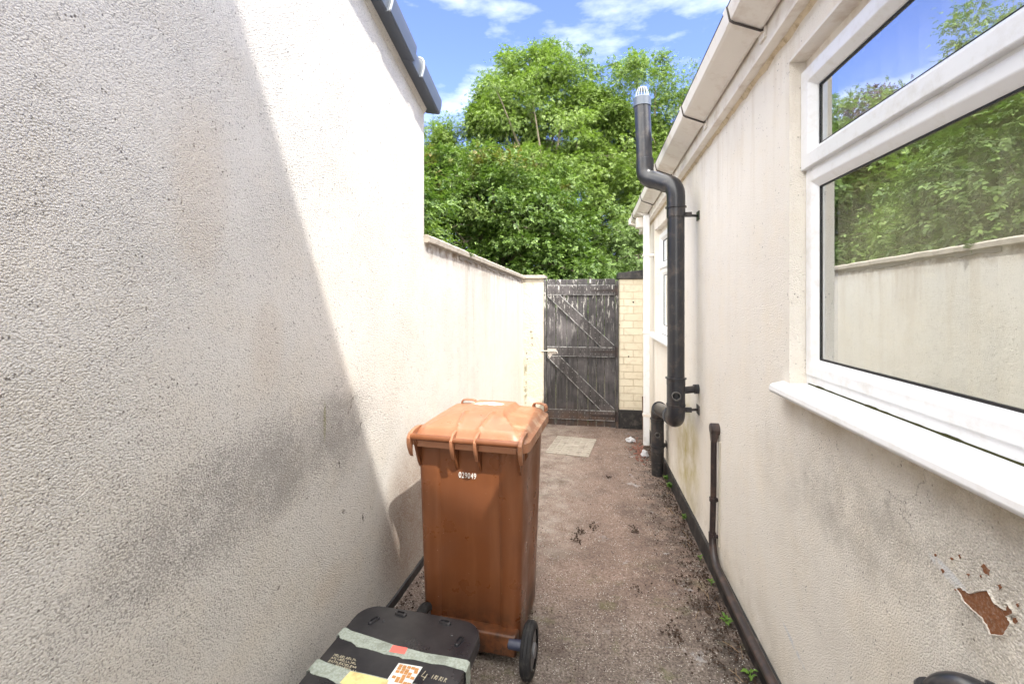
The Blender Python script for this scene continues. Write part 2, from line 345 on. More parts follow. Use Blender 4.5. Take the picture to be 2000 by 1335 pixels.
def mat_path():
    m = Mat('worn_concrete_path', 0.92, 0.25); X, Y, Z = m.sep()
    n1 = m.noise(95, 5, 0.7); n2 = m.noise(3.2, 6, 0.65); v = m.vor(85)
    c = m.mix(m.ramp(n1, 0.35, 0.65), (0.115, 0.077, 0.062), (0.33, 0.245, 0.205))
    c = m.mix(m.mr(Y, 1.9, 2.8, 0.6, 0.0), c, m.mix(m.ramp(n1, 0.36, 0.66), (0.045, 0.042, 0.036), (0.32, 0.30, 0.27)))
    c = m.mix(m.math('MULTIPLY', m.ramp(n2, 0.45, 0.68), 0.6), c, (0.085, 0.06, 0.05))
    # paler left side beside the bin, darker strip near the house
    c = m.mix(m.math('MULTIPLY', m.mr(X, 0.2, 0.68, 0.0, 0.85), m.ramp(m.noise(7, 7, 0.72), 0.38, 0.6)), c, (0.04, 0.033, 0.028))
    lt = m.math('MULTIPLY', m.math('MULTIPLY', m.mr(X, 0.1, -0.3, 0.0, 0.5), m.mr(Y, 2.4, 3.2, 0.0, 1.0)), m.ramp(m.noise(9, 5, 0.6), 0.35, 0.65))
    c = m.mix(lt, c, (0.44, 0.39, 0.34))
    # white aggregate speckle
    sp = m.math('MULTIPLY', m.ramp(m.vor(95, m.map(loc=(5, 1, 0))), 0.2, 0.27, (1, 1, 1), (0, 0, 0)), m.ramp(m.noise(20, 4, 0.6), 0.46, 0.56))
    c = m.mix(m.math('MULTIPLY', sp, 0.85), c, (0.6, 0.57, 0.52))
    wp = m.math('MULTIPLY', m.ramp(m.noise(6.5, 8, 0.72, m.map(loc=(2, 9, 0))), 0.60, 0.66), 0.7)
    c = m.mix(m.math('MULTIPLY', wp, m.mr(X, 0.05, 0.3, 0.25, 1.0)), c, (0.36, 0.35, 0.35))
    ms = m.math('MULTIPLY', m.ramp(m.noise(5, 6, 0.65, m.map(loc=(8, 3, 0))), 0.56, 0.68), m.mr(Y, 3.2, 2.2, 0.0, 0.5))
    c = m.mix(ms, c, (0.14, 0.15, 0.05))
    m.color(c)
    w = m.t.nodes.new('ShaderNodeTexWave'); w.bands_direction = 'Y'; w.inputs['Scale'].default_value = 9; w.inputs['Distortion'].default_value = 2.5; w.inputs['Detail'].default_value = 3
    m.L(m.map(scale=(0.7, 1, 1)), w.inputs['Vector'])
    rid = m.math('MULTIPLY', w.outputs['Fac'], m.math('MULTIPLY', m.mr(Y, 2.6, 3.1, 0.0, 1.0), m.mr(Y, 4.6, 4.0, 0.0, 0.5)))
    hh = m.math('ADD', m.math('ADD', m.math('MULTIPLY', n1, 1.0), m.math('MULTIPLY', m.noise(14, 5, 0.6), 1.6)), m.math('ADD', m.math('MULTIPLY', v, -0.5), rid))
    m.bump(hh, 0.9, 0.009); return m.m
M['path'] = mat_path()
def mat_ground():
    m = Mat('garden_ground', 0.95, 0.2)
    m.color(m.mix(m.ramp(m.noise(2.5, 6, 0.65), 0.35, 0.65), (0.05, 0.075, 0.025), (0.11, 0.085, 0.055))); m.bump(m.noise(25, 5, 0.7), 0.8, 0.03); return m.m
M['ground'] = mat_ground()
def mat_bin():
    m = Mat('brown_bin_plastic', 0.36, 0.5); X, Y, Z = m.sep()
    c = m.mix(m.noise(3, 5, 0.6), (0.150, 0.048, 0.017), (0.200, 0.070, 0.026))
    st = m.noise(18, 4, 0.6, m.map(scale=(1, 1, 0.1))); c = m.mix(m.math('MULTIPLY', m.ramp(st, 0.48, 0.72), 0.25), c, (0.33, 0.15, 0.07))
    c = m.mix(m.math('MULTIPLY', m.mr(Z, 0.26, 0.09, 0.0, 0.9), m.ramp(m.noise(13, 7, 0.7), 0.36, 0.56)), c, (0.022, 0.014, 0.010))
    sp = m.math('MULTIPLY', m.ramp(m.vor(38), 0.05, 0.08, (1, 1, 1), (0, 0, 0)), m.ramp(m.noise(9, 3), 0.52, 0.58)); c = m.mix(m.math('MULTIPLY', sp, 0.6), c, (0.55, 0.45, 0.35))
    sc_ = m.ramp(m.noise(22, 6, 0.75, m.map(scale=(1.6, 1.6, 0.12), rot=(0.1, 0.05, 0))), 0.66, 0.72); c = m.mix(m.math('MULTIPLY', sc_, 0.35), c, (0.36, 0.20, 0.13))
    bl = m.ramp(m.noise(2.4, 4, 0.5), 0.35, 0.8); c = m.mix(m.math('MULTIPLY', bl, 0.4), c, (0.10, 0.035, 0.015))
    m.color(c); m.L(m.mr(m.noise(5, 5, 0.6), 0.3, 0.7, 0.24, 0.5), m.p.inputs['Roughness'])
    m.bump(m.noise(4, 3, 0.5), 0.12, 0.02); return m.m
M['bin'] = mat_bin()
def mat_lid():
    m = Mat('faded_bin_lid_plastic', 0.34, 0.5); X, Y, Z = m.sep()
    c = m.mix(m.noise(6, 5, 0.6), (0.28, 0.115, 0.058), (0.34, 0.155, 0.083))
    d = m.math('MULTIPLY', m.ramp(m.noise(13, 7, 0.72), 0.5, 0.64), m.math('ADD', m.mr(X, 0.1, 0.25, 0.08, 0.6), 0.0)); c = m.mix(d, c, (0.5, 0.36, 0.24))
    # scraped-off sticker
    e1 = m.t.nodes.new('ShaderNodeVectorMath'); e1.operation = 'DISTANCE'; m.L(m.map(scale=(0.75, 1.5, 0)), e1.inputs[0]); e1.inputs[1].default_value = (-0.01 * 0.75, 0.355 * 1.5, 0)
    k = m.math('ADD', e1.outputs['Value'], m.math('MULTIPLY', m.noise(24, 6, 0.75), 0.14)); k = m.ramp(k, 0.128, 0.136, (1, 1, 1), (0, 0, 0))
    c = m.mix(m.math('MULTIPLY', k, 0.85), c, (0.72, 0.68, 0.62))
    m.color(c); m.L(m.mr(m.noise(8, 5, 0.6), 0.3, 0.7, 0.27, 0.5), m.p.inputs['Roughness']); m.bump(m.noise(60, 3), 0.06, 0.003); return m.m
M['lid'] = mat_lid()
def mat_blackbox():
    m = Mat('black_box_plastic', 0.3, 0.5)
    c = m.mix(m.ramp(m.noise(6, 5, 0.6), 0.4, 0.7), (0.010, 0.010, 0.014), (0.036, 0.034, 0.036))
    sc = m.ramp(m.noise(40, 5, 0.7, m.map(scale=(1, 0.25, 1), rot=(0, 0, 0.6))), 0.66, 0.72); c = m.mix(m.math('MULTIPLY', sc, 0.4), c, (0.3, 0.28, 0.25))
    m.color(c); m.L(m.mr(m.noise(5, 5, 0.6), 0.3, 0.7, 0.22, 0.5), m.p.inputs['Roughness']); m.bump(m.noise(90, 3), 0.1, 0.002); return m.m
M['blackbox'] = mat_blackbox()
def mat_tape(name, col, fib=(0.55, 0.6, 0.6)):
    m = Mat(name, 0.55, 0.4)
    c = m.mix(m.ramp(m.noise(120, 4, 0.7), 0.4, 0.65), col, fib); c = m.mix(m.math('MULTIPLY', m.ramp(m.noise(12, 5, 0.7), 0.5, 0.62), 0.6), c, tuple(v * 0.6 for v in col))
    m.color(c); m.bump(m.noise(30, 5, 0.6), 0.4, 0.002); return m.m
M['tape'] = mat_tape('dusty_clear_tape', (0.27, 0.30, 0.25), (0.38, 0.43, 0.40)); M['yellow'] = mat_tape('yellow_label_paper', (0.72, 0.58, 0.24), (0.75, 0.62, 0.3))
M['pink'] = simple('red_sticker', (0.85, 0.16, 0.13), 0.5, var=0.05); M['brownsq'] = simple('brown_print', (0.5, 0.24, 0.08), 0.7, var=0.08)
M['label'] = simple('white_label_paper', (0.72, 0.72, 0.70), 0.6, var=0.05); M['scratch'] = simple('pale_scratch_marks', (0.42, 0.38, 0.28), 0.8, var=0.2, nscale=60)
M['whitepaint'] = simple('white_print', (0.78, 0.76, 0.73), 0.5, var=0.04)
def mat_wood():
    m = Mat('weathered_black_timber', 0.55, 0.45); X, Y, Z = m.sep()
    gr = m.noise(34, 5, 0.65, m.map(scale=(1, 1, 0.06)))
    c = m.mix(m.ramp(gr, 0.35, 0.7), (0.017, 0.017, 0.020), (0.07, 0.066, 0.07))
    c = m.mix(m.math('MULTIPLY', m.rnd(), 0.3), c, (0.09, 0.07, 0.06))
    c = m.mix(m.math('MULTIPLY', m.ramp(m.noise(3, 5, 0.7), 0.45, 0.7), 0.5), c, (0.16, 0.145, 0.15))
    # flaked paint showing pale wood, mostly on the upper half
    fl = m.math('MULTIPLY', m.ramp(m.noise(30, 6, 0.72, m.map(scale=(1, 1, 0.16), loc=(1, 2, 3))), 0.565, 0.60), m.mr(Z, 1.0, 1.8, 0.10, 1.0))
    c = m.mix(fl, c, (0.52, 0.50, 0.47))
    c = m.mix(m.math('MULTIPLY', m.mr(Z, 0.25, -0.05, 0.0, 0.8), m.ramp(m.noise(9, 6, 0.7), 0.35, 0.6)), c, (0.11, 0.06, 0.035))
    bv = m.t.nodes.new('ShaderNodeBevel'); bv.samples = 6; bv.inputs['Radius'].default_value = 0.007
    gn = m.t.nodes.new('ShaderNodeNewGeometry'); dt = m.t.nodes.new('ShaderNodeVectorMath'); dt.operation = 'DOT_PRODUCT'
    m.L(bv.outputs[0], dt.inputs[0]); m.L(gn.outputs['Normal'], dt.inputs[1])
    eg = m.math('MULTIPLY', m.mr(dt.outputs['Value'], 0.995, 0.90, 0.0, 0.8), m.ramp(m.noise(16, 5, 0.7), 0.40, 0.58)); c = m.mix(eg, c, (0.46, 0.44, 0.42))
    m.color(c); m.bump(m.math('ADD', gr, m.math('MULTIPLY', fl, 0.6)), 0.6, 0.005); return m.m
M['wood'] = mat_wood()
we_ = Mat('worn_paint_edge', 0.7, 0.3); we_.color(we_.mix(we_.ramp(we_.noise(22, 5, 0.7), 0.38, 0.55), (0.04, 0.04, 0.042), (0.42, 0.42, 0.42))); M['worn'] = we_.m
def mat_brick():
    m = Mat('painted_brick', 0.8, 0.3); c0 = (0.70, 0.64, 0.51)
    X, Y, Z = m.sep()
    cv = m.t.nodes.new('ShaderNodeCombineXYZ'); m.L(m.math('ADD', X, Y), cv.inputs[0]); m.L(Z, cv.inputs[1])
    b = m.t.nodes.new('ShaderNodeTexBrick'); wv = m.t.nodes.new('ShaderNodeVectorMath'); wv.operation = 'ADD'
    m.L(cv.outputs[0], wv.inputs[0]); nn = m.t.nodes.new('ShaderNodeTexNoise'); nn.inputs['Scale'].default_value = 9; m.L(m.obj, nn.inputs['Vector'])
    sv = m.t.nodes.new('ShaderNodeVectorMath'); sv.operation = 'SCALE'; sv.inputs['Scale'].default_value = 0.012; m.L(nn.outputs['Color'], sv.inputs[0]); m.L(sv.outputs[0], wv.inputs[1])
    m.L(wv.outputs[0], b.inputs['Vector']); b.inputs['Scale'].default_value = 1; b.inputs['Brick Width'].default_value = 0.24; b.inputs['Row Height'].default_value = 0.095
    b.inputs['Mortar Size'].default_value = 0.006; b.inputs['Mortar Smooth'].default_value = 0.4
    b.inputs['Color1'].default_value = (*c0, 1); b.inputs['Color2'].default_value = (0.66, 0.59, 0.46, 1); b.inputs['Mortar'].default_value = (0.60, 0.52, 0.39, 1)
    c = m.mix(m.math('MULTIPLY', m.ramp(m.noise(12, 6, 0.7), 0.5, 0.66), 0.3), b.outputs['Color'], (0.42, 0.33, 0.22))
    ch = m.math('MULTIPLY', m.ramp(m.vor(11), 0.12, 0.15, (1, 1, 1), (0, 0, 0)), m.ramp(m.noise(5, 3), 0.55, 0.58)); c = m.mix(ch, c, (0.05, 0.04, 0.035))
    m.color(c); m.bump(m.math('ADD', m.math('MULTIPLY', b.outputs['Fac'], -1.6), m.noise(28, 5, 0.65)), 0.8, 0.008); return m.m
M['brick'] = mat_brick()
def mat_leaf(name, dark, light, tip=None, tipz=None, trans=0.42, tipamt=0.25):
    m = Mat(name, 0.45, 0.35); X, Y, Z = m.sep()
    k = m.math('ADD', m.math('MULTIPLY', m.rnd(), 0.55), m.math('MULTIPLY', m.noise(1.1, 3, 0.5), 0.55))
    c = m.mix(m.ramp(k, 0.25, 0.85), dark, light)
    if tip:
        kk = m.math('MULTIPLY', m.ramp(m.noise(1.6, 3, 0.6, m.map(loc=(4, 4, 4))), 0.55, 0.68), m.mr(Z, tipz, tipz + 1.4, 0.0, tipamt * 2)); c = m.mix(kk, c, tip)
    m.color(c)
    tr = m.t.nodes.new('ShaderNodeBsdfTranslucent'); m.L(m.mix(1.0, c, (1.05, 1.2, 0.5), 'MULTIPLY'), tr.inputs[0])
    ms = m.t.nodes.new('ShaderNodeMixShader'); ms.inputs[0].default_value = trans
    m.L(m.p.outputs[0], ms.inputs[1]); m.L(tr.outputs[0], ms.inputs[2]); m.L(ms.outputs[0], m.o.inputs[0]); return m.m
M['leaf_ash'] = mat_leaf('ash_leaves', (0.06, 0.11, 0.022), (0.28, 0.38, 0.10), trans=0.32)
M['leaf_maple'] = mat_leaf('maple_leaves', (0.035, 0.075, 0.016), (0.18, 0.27, 0.065), (0.26, 0.13, 0.06), 3.0, 0.25)
M['leaf_pale'] = mat_leaf('pale_leaves', (0.09, 0.15, 0.045), (0.24, 0.33, 0.12), trans=0.3)
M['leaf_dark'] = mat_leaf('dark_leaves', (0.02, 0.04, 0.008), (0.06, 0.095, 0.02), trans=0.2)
M['leaf_purple'] = mat_leaf('purple_leaves', (0.035, 0.015, 0.02), (0.09, 0.04, 0.045), trans=0.2)
M['weed'] = mat_leaf('weed_leaves', (0.08, 0.17, 0.025), (0.16, 0.28, 0.05), trans=0.25)
M['litter'] = simple('dead_leaves', (0.05, 0.033, 0.024), 0.9, 0.2, var=0.6, nscale=20)
# ------------------------------------------------------------------ setting
def GZ(y): return -0.02 * (min(y, 7) - 2) if y > -6 else 0.16
g = MB(); xs = [-300, -60, -15, -5, -2, 2, 5, 15, 60, 300]; ys = [-300, -60, -6, -2, 0, 2, 4, 7, 9, 20, 60, 400, 1200]
for yy in ys:
    for xx in xs: g.v.append((xx, yy, GZ(yy) - 0.02))
for j in range(len(ys) - 1):
    for i in range(len(xs) - 1): a = j * len(xs) + i; g.f.append((a, a + 1, a + 1 + len(xs), a + len(xs)))
tag(g.build('ground', M['ground']), kind='structure')
p = MB(); nx, ny = 60, 260
for j in range(ny + 1):
    for i in range(nx + 1):
        X = -1.15 + 1.95 * i / nx; Y = -3 + 9.25 * j / ny
        zz = GZ(Y) + 0.006 * (noise.fractal(Vector((X * 3, Y * 3, 0)), 1, 2, 4)) + 0.003 * noise.noise(Vector((X * 14, Y * 14, 3)))
        p.v.append((X, Y, zz))
for j in range(ny):
    for i in range(nx): a = j * (nx + 1) + i; p.f.append((a, a + 1, a + 2 + nx, a + 1 + nx))
tag(p.build('path', M['path'], smooth=True, angle=80), kind='structure')
pb = MB().box(-6, 6, 6.27, 9.5, -0.13, -0.095); tag(pb.build('back_lane', M['ground']), kind='structure')

# ------------------------------------------------------------------ left side: neighbour's house and garden wall
def LW(y): return -1.0 + 0.037 * (y - 2.4)
hl = empty('neighbour_house', (-1.0, 2.67, 0), 0, 'pale roughcast house wall on the left under the dark grey roof edge', 'house')
HLM = Matrix.Translation((1.0, -2.67, 0))
def topz(y): return 2.742 + 0.335 * (2.671 - y)
def part(mb, name, mat, parent, **k):
    """build in world coordinates, parented to an empty standing elsewhere"""
    o = mb.build(name, mat, parent, **k); o.matrix_parent_inverse = Matrix.Translation(-parent.location) if parent.type == 'EMPTY' else Matrix.Identity(4); return o
w = MB(); ysw = [-3 + k * 0.3 for k in range(19)] + [2.671]
A = [(LW(y), y, -0.1) for y in ysw]; B = [(LW(y), y, topz(y)) for y in ysw]
w.v += A + B; n = len(ysw)
for i in range(n - 1): w.f.append((i, i + 1, n + i + 1, n + i))
a0 = (-6, -3, -0.1); a1 = (-6, 2.671, -0.1); b0 = (-6, -3, topz(-3)); b1 = (-6, 2.671, topz(2.671)); q = len(w.v); w.v += [a0, a1, b0, b1]
w.f += [(n - 1, q + 1, q + 3, 2 * n - 1), (0, n, q + 2, q), (q, q + 2, q + 3, q + 1)]
w.f.append(tuple(range(n, 2 * n)) + (q + 3, q + 2))
part(w, 'wall', M['roughcast'], hl, smooth=False)
rf = MB()
rf.prism([(LW(-3) + .03, -3.0, topz(-3) + .03), (LW(2.68) + .03, 2.68, topz(2.68) + .03), (LW(2.68) + .03, 2.68, topz(2.68) + .11), (LW(-3) + .03, -3.0, topz(-3) + .11)],
         [(-6.2, -3.0, topz(-3) + .03), (-6.2, 2.78, topz(2.78) + .03), (-6.2, 2.78, topz(2.78) + .11), (-6.2, -3.0, topz(-3) + .11)])
part(rf, 'roof', M['roof'], hl)
mo = MB()
def mortar_fillet():
    ring = []
    for k in range(60):
        y = -3 + 5.67 * k / 59; z = topz(y); j = 0.008 * noise.noise(Vector((y * 14, 0, 0)))
        ring.append([(LW(y) - .01, y, z - .006 + j), (LW(y) + .004, y, z - .004 + j), (LW(y) + .02, y, z + .03), (LW(y) - .01, y, z + .04)])
    mo.loft(ring)
mortar_fillet(); part(mo, 'verge_mortar', M['roughcast'], hl)
# verge caps, each a moulded unit, running down the slope
sl = Vector((0, 1, -0.335)).normalized(); nr = Vector((0, 0.335, 1)).normalized()
for k in range(12):
    s0 = 2.70 - 0.385 * k
    def prof(y, grow):
        base = Vector((LW(y), y, topz(y)))
        P = []
        top = 0.150 + grow; outw = 0.082 + grow
        P.append(base + Vector((0.004, 0, 0)) + nr * 0.028); P.append(base + Vector((outw - 0.008, 0, 0)) + nr * 0.012)
        P.append(base + Vector((outw, 0, 0)) + nr * 0.018)
        P.append(base + Vector((outw + 0.004, 0, 0)) + nr * 0.07)
        for a in range(0, 91, 18):
            r = 0.055; P.append(base + Vector((outw - r + r * math.cos(math.radians(a)) + 0.003, 0, 0)) + nr * (top - r + r * math.sin(math.radians(a))))
        P.append(base + Vector((-0.10, 0, 0)) + nr * (top)); P.append(base + Vector((-0.10, 0, 0)) + nr * 0.1)
        return P
    cap = MB(); L0 = 0.385
    seq = [(s0, 0.008), (s0 - 0.285, 0.010), (s0 - 0.286, -0.006), (s0 - L0 - .01, -0.008)]
    cap.loft([prof(y, gq) for y, gq in seq])
    vt = part(cap, 'verge_cap', M['slate'], hl, smooth=True, angle=40)
    rb = MB(); pr_ = [prof(y, 0.0115) for y in (s0 - 0.279, s0 - 0.2875)]
    pr2 = [[r[i] for i in range(2, 9)] for r in pr_]
    inn = [[Vector(v) - Vector((0.006, 0, 0)) - nr * 0.005 for v in r] for r in pr2]
    rb.loft([a + b[::-1] for a, b in zip(pr2, inn)]); rb_o = rb.build('verge_rib', M['slate_light'], vt, smooth=True)
# low wall
gw = empty('garden_wall', (LW(4.4), 4.4, 0), 0, 'lower rendered boundary wall with sloping concrete coping leading to the gate', 'wall')
def ctop(y): return 1.955 - 0.022 * (y - 2.67)
w = MB(); ysw = [2.6713 + (6.15 - 2.6713) * k / 12 for k in range(13)]
w.loft([[(LW(y), y, -0.15), (LW(y), y, ctop(y)), (LW(y) - .2, y, ctop(y)), (LW(y) - .2, y, -0.15)] for y in ysw])
part(w, 'wall_face', M['roughcast'], gw)
c = MB(); rings = []
for k in range(90):
    y = 2.674 + (6.10 - 2.674) * k / 89; j = 0.004 * noise.noise(Vector((y * 9, 1, 0))); j2 = 0.005 * noise.noise(Vector((y * 13, 5, 0))); e = -0.015 * smoothstep(2.9, 2.68, y)
    x0 = LW(y) + 0.032 + j + e * 0.0; z0 = ctop(y)
    rings.append([(x0 - .012, y, z0 - .004 + j2), (x0, y, z0 + .002 + j2), (x0 + .002, y, z0 + .034 + j), (x0 - .012, y, z0 + .046 + j), (LW(y) - .21, y, z0 + .046), (LW(y) - .22, y, z0 + .002)])
c.loft(rings); part(c, 'coping', M['concrete'], gw, smooth=True)
fl = MB(); rings = []
for k in range(140):   # ragged mortar bed hanging below the coping
    y = 3.35 + 2.6 * k / 139; d = 0.035 + 0.022 * noise.fractal(Vector((y * 7, 2, 0)), 1, 2, 4); d = max(0.006, d * (0.4 + 0.6 * abs(math.sin(y * 2.4))))
    rings.append([(LW(y) - .01, y, ctop(y) + .003), (LW(y) + .012, y, ctop(y) + .003), (LW(y) + .010, y, ctop(y) - d), (LW(y) - .01, y, ctop(y) - d - .006)])
fl.loft(rings); part(fl, 'mortar_bed', M['mortar'], gw)
# black painted base strip
b = MB(); b.loft([[(LW(y) - .01, y, GZ(y) - .03), (LW(y) + .012, y, GZ(y) - .03), (LW(y) + .010, y, GZ(y) + .045 + .008 * noise.noise(Vector((y * 8, 0, 0)))), (LW(y) - .01, y, GZ(y) + .05)] for y in [-3 + 5.66 * k / 60 for k in range(61)]])
part(b, 'painted_base', M['blackpaint'], hl)
b = MB(); b.loft([[(LW(y) - .01, y, GZ(y) - .03), (LW(y) + .012, y, GZ(y) - .03), (LW(y) + .010, y, GZ(y) + .045 + .008 * noise.noise(Vector((y * 8, 0, 0)))), (LW(y) - .01, y, GZ(y) + .05)] for y in [2.675 + 3.45 * k / 40 for k in range(41)]])
part(b, 'painted_base', M['blackpaint'], gw)
# gate pier
gp = empty('gate_pier', (-0.72, 6.2, 0), 0, 'rendered pier with flat concrete cap on the left of the black gate', 'pier')
w = MB(); N = 14
def jit(a, b, s=0.006): return s * noise.noise(Vector((a * 5, b * 5, 2)))
rings = []
for k in range(N + 1):
    z = -0.15 + (1.885 + 0.15) * k / N
    rings.append([(-0.90, 6.12 + jit(z, 1), z), (-0.578 + jit(z, 0), 6.12 + jit(z, 2), z), (-0.578 + jit(z, 4), 6.42, z), (-0.90, 6.42, z)])
w.loft(rings)
pierm = Mat('pier_render', 0.93, 0.25)
pc = pierm.mix(pierm.noise(3, 5, 0.6), (0.50, 0.455, 0.38), (0.60, 0.55, 0.46)); x_, y_, z_ = pierm.sep()
for (xx, zz, rr) in ((-0.75, 1.165, .022), (-0.736, 1.082, .018), (-0.743, 0.992, .022), (-0.81, .874, .02), (-0.80, .8, .015)):
    e = pierm.ell(x_, z_, xx, zz, rr, rr * 0.8, 0.3); pc = pierm.mix(pierm.math('MULTIPLY', e, pierm.ramp(pierm.noise(50, 4), 0.4, 0.55)), pc, (0.06, 0.045, 0.035))
ms = pierm.math('MULTIPLY', pierm.ell(x_, z_, -0.825, 0.5, 0.03, 0.55, 0.0), pierm.ramp(pierm.noise(22, 5, 0.7), 0.44, 0.6)); pc = pierm.mix(pierm.math('MULTIPLY', ms, 0.7), pc, (0.10, 0.105, 0.03))
pc = pierm.mix(pierm.math('MULTIPLY', pierm.ramp(pierm.noise(9, 6, 0.7), 0.55, 0.7), 0.4), pc, (0.4, 0.32, 0.2))
pierm.color(pc); pierm.bump(pierm.math('ADD', pierm.noise(45, 4, 0.6), pierm.math('MULTIPLY', pierm.noise(6, 4), 2.5)), 0.8, 0.012)
part(w, 'pier_face', pierm.m, gp)
c = MB().box(-0.93, -0.560, 6.085, 6.45, 1.886, 1.93); part(c, 'pier_cap', M['concrete'], gp, bevel=0.006)

# ------------------------------------------------------------------ brick pillar
bp = empty('brick_pillar', (0.57, 6.2, 0), 0, 'cream painted brick pillar with black base between gate and house', 'pillar')
part(MB().box(0.412, 0.738, 6.12, 6.44, 0.16, 1.87), 'brickwork', M['brick'], bp, bevel=0.006)
part(MB().box(0.404, 0.738, 6.11, 6.45, -0.2, 0.158), 'painted_base', M['blackpaint'], bp, bevel=0.006)
part(MB().prism([(0.39, 6.09, 1.872), (0.738, 6.09, 1.872), (0.738, 6.47, 1.872), (0.39, 6.47, 1.872)], [(0.40, 6.10, 1.95), (0.738, 6.10, 1.99), (0.738, 6.46, 1.99), (0.40, 6.46, 1.95)]), 'pillar_cap', M['blackpaint'], bp, bevel=0.006)

# ------------------------------------------------------------------ gate
gt = empty('timber_gate', (-0.08, 6.15, -0.08), 0, 'weathered black ledged and braced timber gate at the end of the path', 'gate')
GY = 6.15
xs_ = [-0.545, -0.415, -0.27, -0.125, 0.012, 0.12, 0.225, 0.365]   # board edges
gaps = [0.008, 0.003, 0.003, 0.007, 0.004, 0.003]
for i in range(7):
    x0 = xs_[i] + 0.002; x1 = xs_[i + 1] - (gaps[i] if i < 6 else 0.0)
    tz = 1.875 + random.uniform(-.006, .006); bz = -0.10 + random.uniform(0, .01)
    part(MB().box(x0, x1, GY + random.uniform(0, .003), GY + .022, bz, tz), 'board', M['wood'], gt, bevel=0.002)
for (z0, z1) in ((1.665, 1.795), (0.845, 0.972), (0.005, 0.135)):
    q = MB().box(-0.535, 0.355, GY - .026, GY - .002, z0, z1); nb = len(q.f)
    for i in range(7):
        for dx in (.03, .09):
            for zz in (z0 + .035, z1 - .035):
                x = xs_[i] + dx
                if x < 0.34: q.box(x, x + .005, GY - .0275, GY - .0255, zz - .003, zz + .003)
    n2_ = len(q.f); q.box(-0.534, 0.354, GY - .0268, GY - .0255, z1 - .007, z1 + .0008); q.box(-0.534, 0.354, GY - .0265, GY - .0255, z0 - .0005, z0 + .004)
    o = part(q, 'ledge', [M['wood'], M['metal'], M['worn']], gt)
    for f_ in list(o.data.polygons)[nb:]: f_.material_index = 1
    for f_ in list(o.data.polygons)[n2_:]: f_.material_index = 2
for (zt, zb) in ((1.663, 0.974), (0.843, 0.137)):
    f_ = [(-0.532, zt), (-0.355, zt), (0.350, zb + .0), (0.350, zb), (0.180, zb)]
    a = [(x, GY - .028, z) for x, z in ((-0.532, zt), (-0.36, zt), (0.35, zb + 0.03), (0.35, zb), (0.185, zb))]
    bq = [(x, GY - .003, z) for x, _, z in a]
    q = MB().prism(a, bq); nb = len(q.f)
    for k in range(12):
        x = -0.44 + .06 * k; z = zt - (zt - zb) * (x + .445) / .70
        for d in (-.035, .035): q.box(x, x + .005, GY - .0295, GY - .0275, z + d, z + d + .006)
    n2_ = len(q.f)
    for (xa_, za_, xb_, zb2) in ((-0.36, zt, .35, zb + .03), (-0.532, zt - .006, .185, zb + .0)):
        q.hexa([(xa_, GY - .0290, za_ - .009), (xb_, GY - .0290, zb2 - .009), (xb_, GY - .0275, zb2 - .009), (xa_, GY - .0275, za_ - .009), (xa_, GY - .0290, za_), (xb_, GY - .0290, zb2), (xb_, GY - .0275, zb2), (xa_, GY - .0275, za_)])
    o = part(q, 'brace', [M['wood'], M['metal'], M['worn']], gt)
    for f_ in list(o.data.polygons)[nb:]: f_.material_index = 1
    for f_ in list(o.data.polygons)[n2_:]: f_.material_index = 2
part(MB().box(-0.576, -0.549, GY - .04, GY + .03, -0.09, 1.86), 'gate_post', M['wood'], gt, bevel=0.003)
part(MB().box(0.369, 0.402, GY - .05, GY + .03, -0.09, 1.85), 'gate_post', M['wood'], gt, bevel=0.003)
for z in (1.72, 0.915, 0.07):   # tee hinges
    h = MB(); a = [(0.362, GY - .031, z - .02), (0.362, GY - .031, z + .02), (0.06, GY - .031, z + .008), (0.04, GY - .031, z), (0.06, GY - .031, z - .008)]
    h.prism(a, [(x, GY - .027, zz) for x, _, zz in a]); h.box(0.365, 0.395, GY - .056, GY - .05, z - .065, z + .065); h.tube([(0.366, GY - .054, z - .07), (0.366, GY - .054, z + .07)], 0.007, 10)
    part(h, 'strap_hinge', M['blackpipe2'], gt)
lt = MB(); lt.box(-0.528, -0.41, GY - .032, GY - .028, 0.872, 0.945); lt.tube([(-0.60, GY - .042, .912), (-0.40, GY - .042, .912)], .0075, 12)
lt.tube([(-0.405, GY - .042, .912), (-0.395, GY - .05, .90), (-0.395, GY - .05, .88)], .007, 10)
lt.box(-0.515, -0.50, GY - .052, GY - .03, .895, .93); lt.box(-0.44, -0.425, GY - .052, GY - .03, .895, .93)
lt.prism([(-0.53, GY - .034, .87), (-0.46, GY - .034, .87), (-0.50, GY - .034, .81)], [(-0.53, GY - .030, .87), (-0.46, GY - .030, .87), (-0.50, GY - .030, .81)])
part(lt, 'bolt', simple('pale_bolt_metal', (0.5, 0.46, 0.42), 0.5, 0.5, 0.3, dirt=(0.12, 0.06, 0.04), dirtamt=0.7, dscale=60), gt)

# ------------------------------------------------------------------ right-hand house
hr = empty('house', (0.74, 3, 0), 0, 'cream rendered single storey house wall on the right with white windows and gutter', 'house')
XW = 0.74; Z1, Z0 = 2.489, 1.296
O1 = (-0.9, 1.835, 1.29, 2.489); O2 = (4.15, 5.24, 1.225, 2.37)
w = MB(); EY = 6.3; WT = 2.62
def slab(y0, y1, z0, z1): w.box(XW, XW + .26, y0, y1, z0, z1)
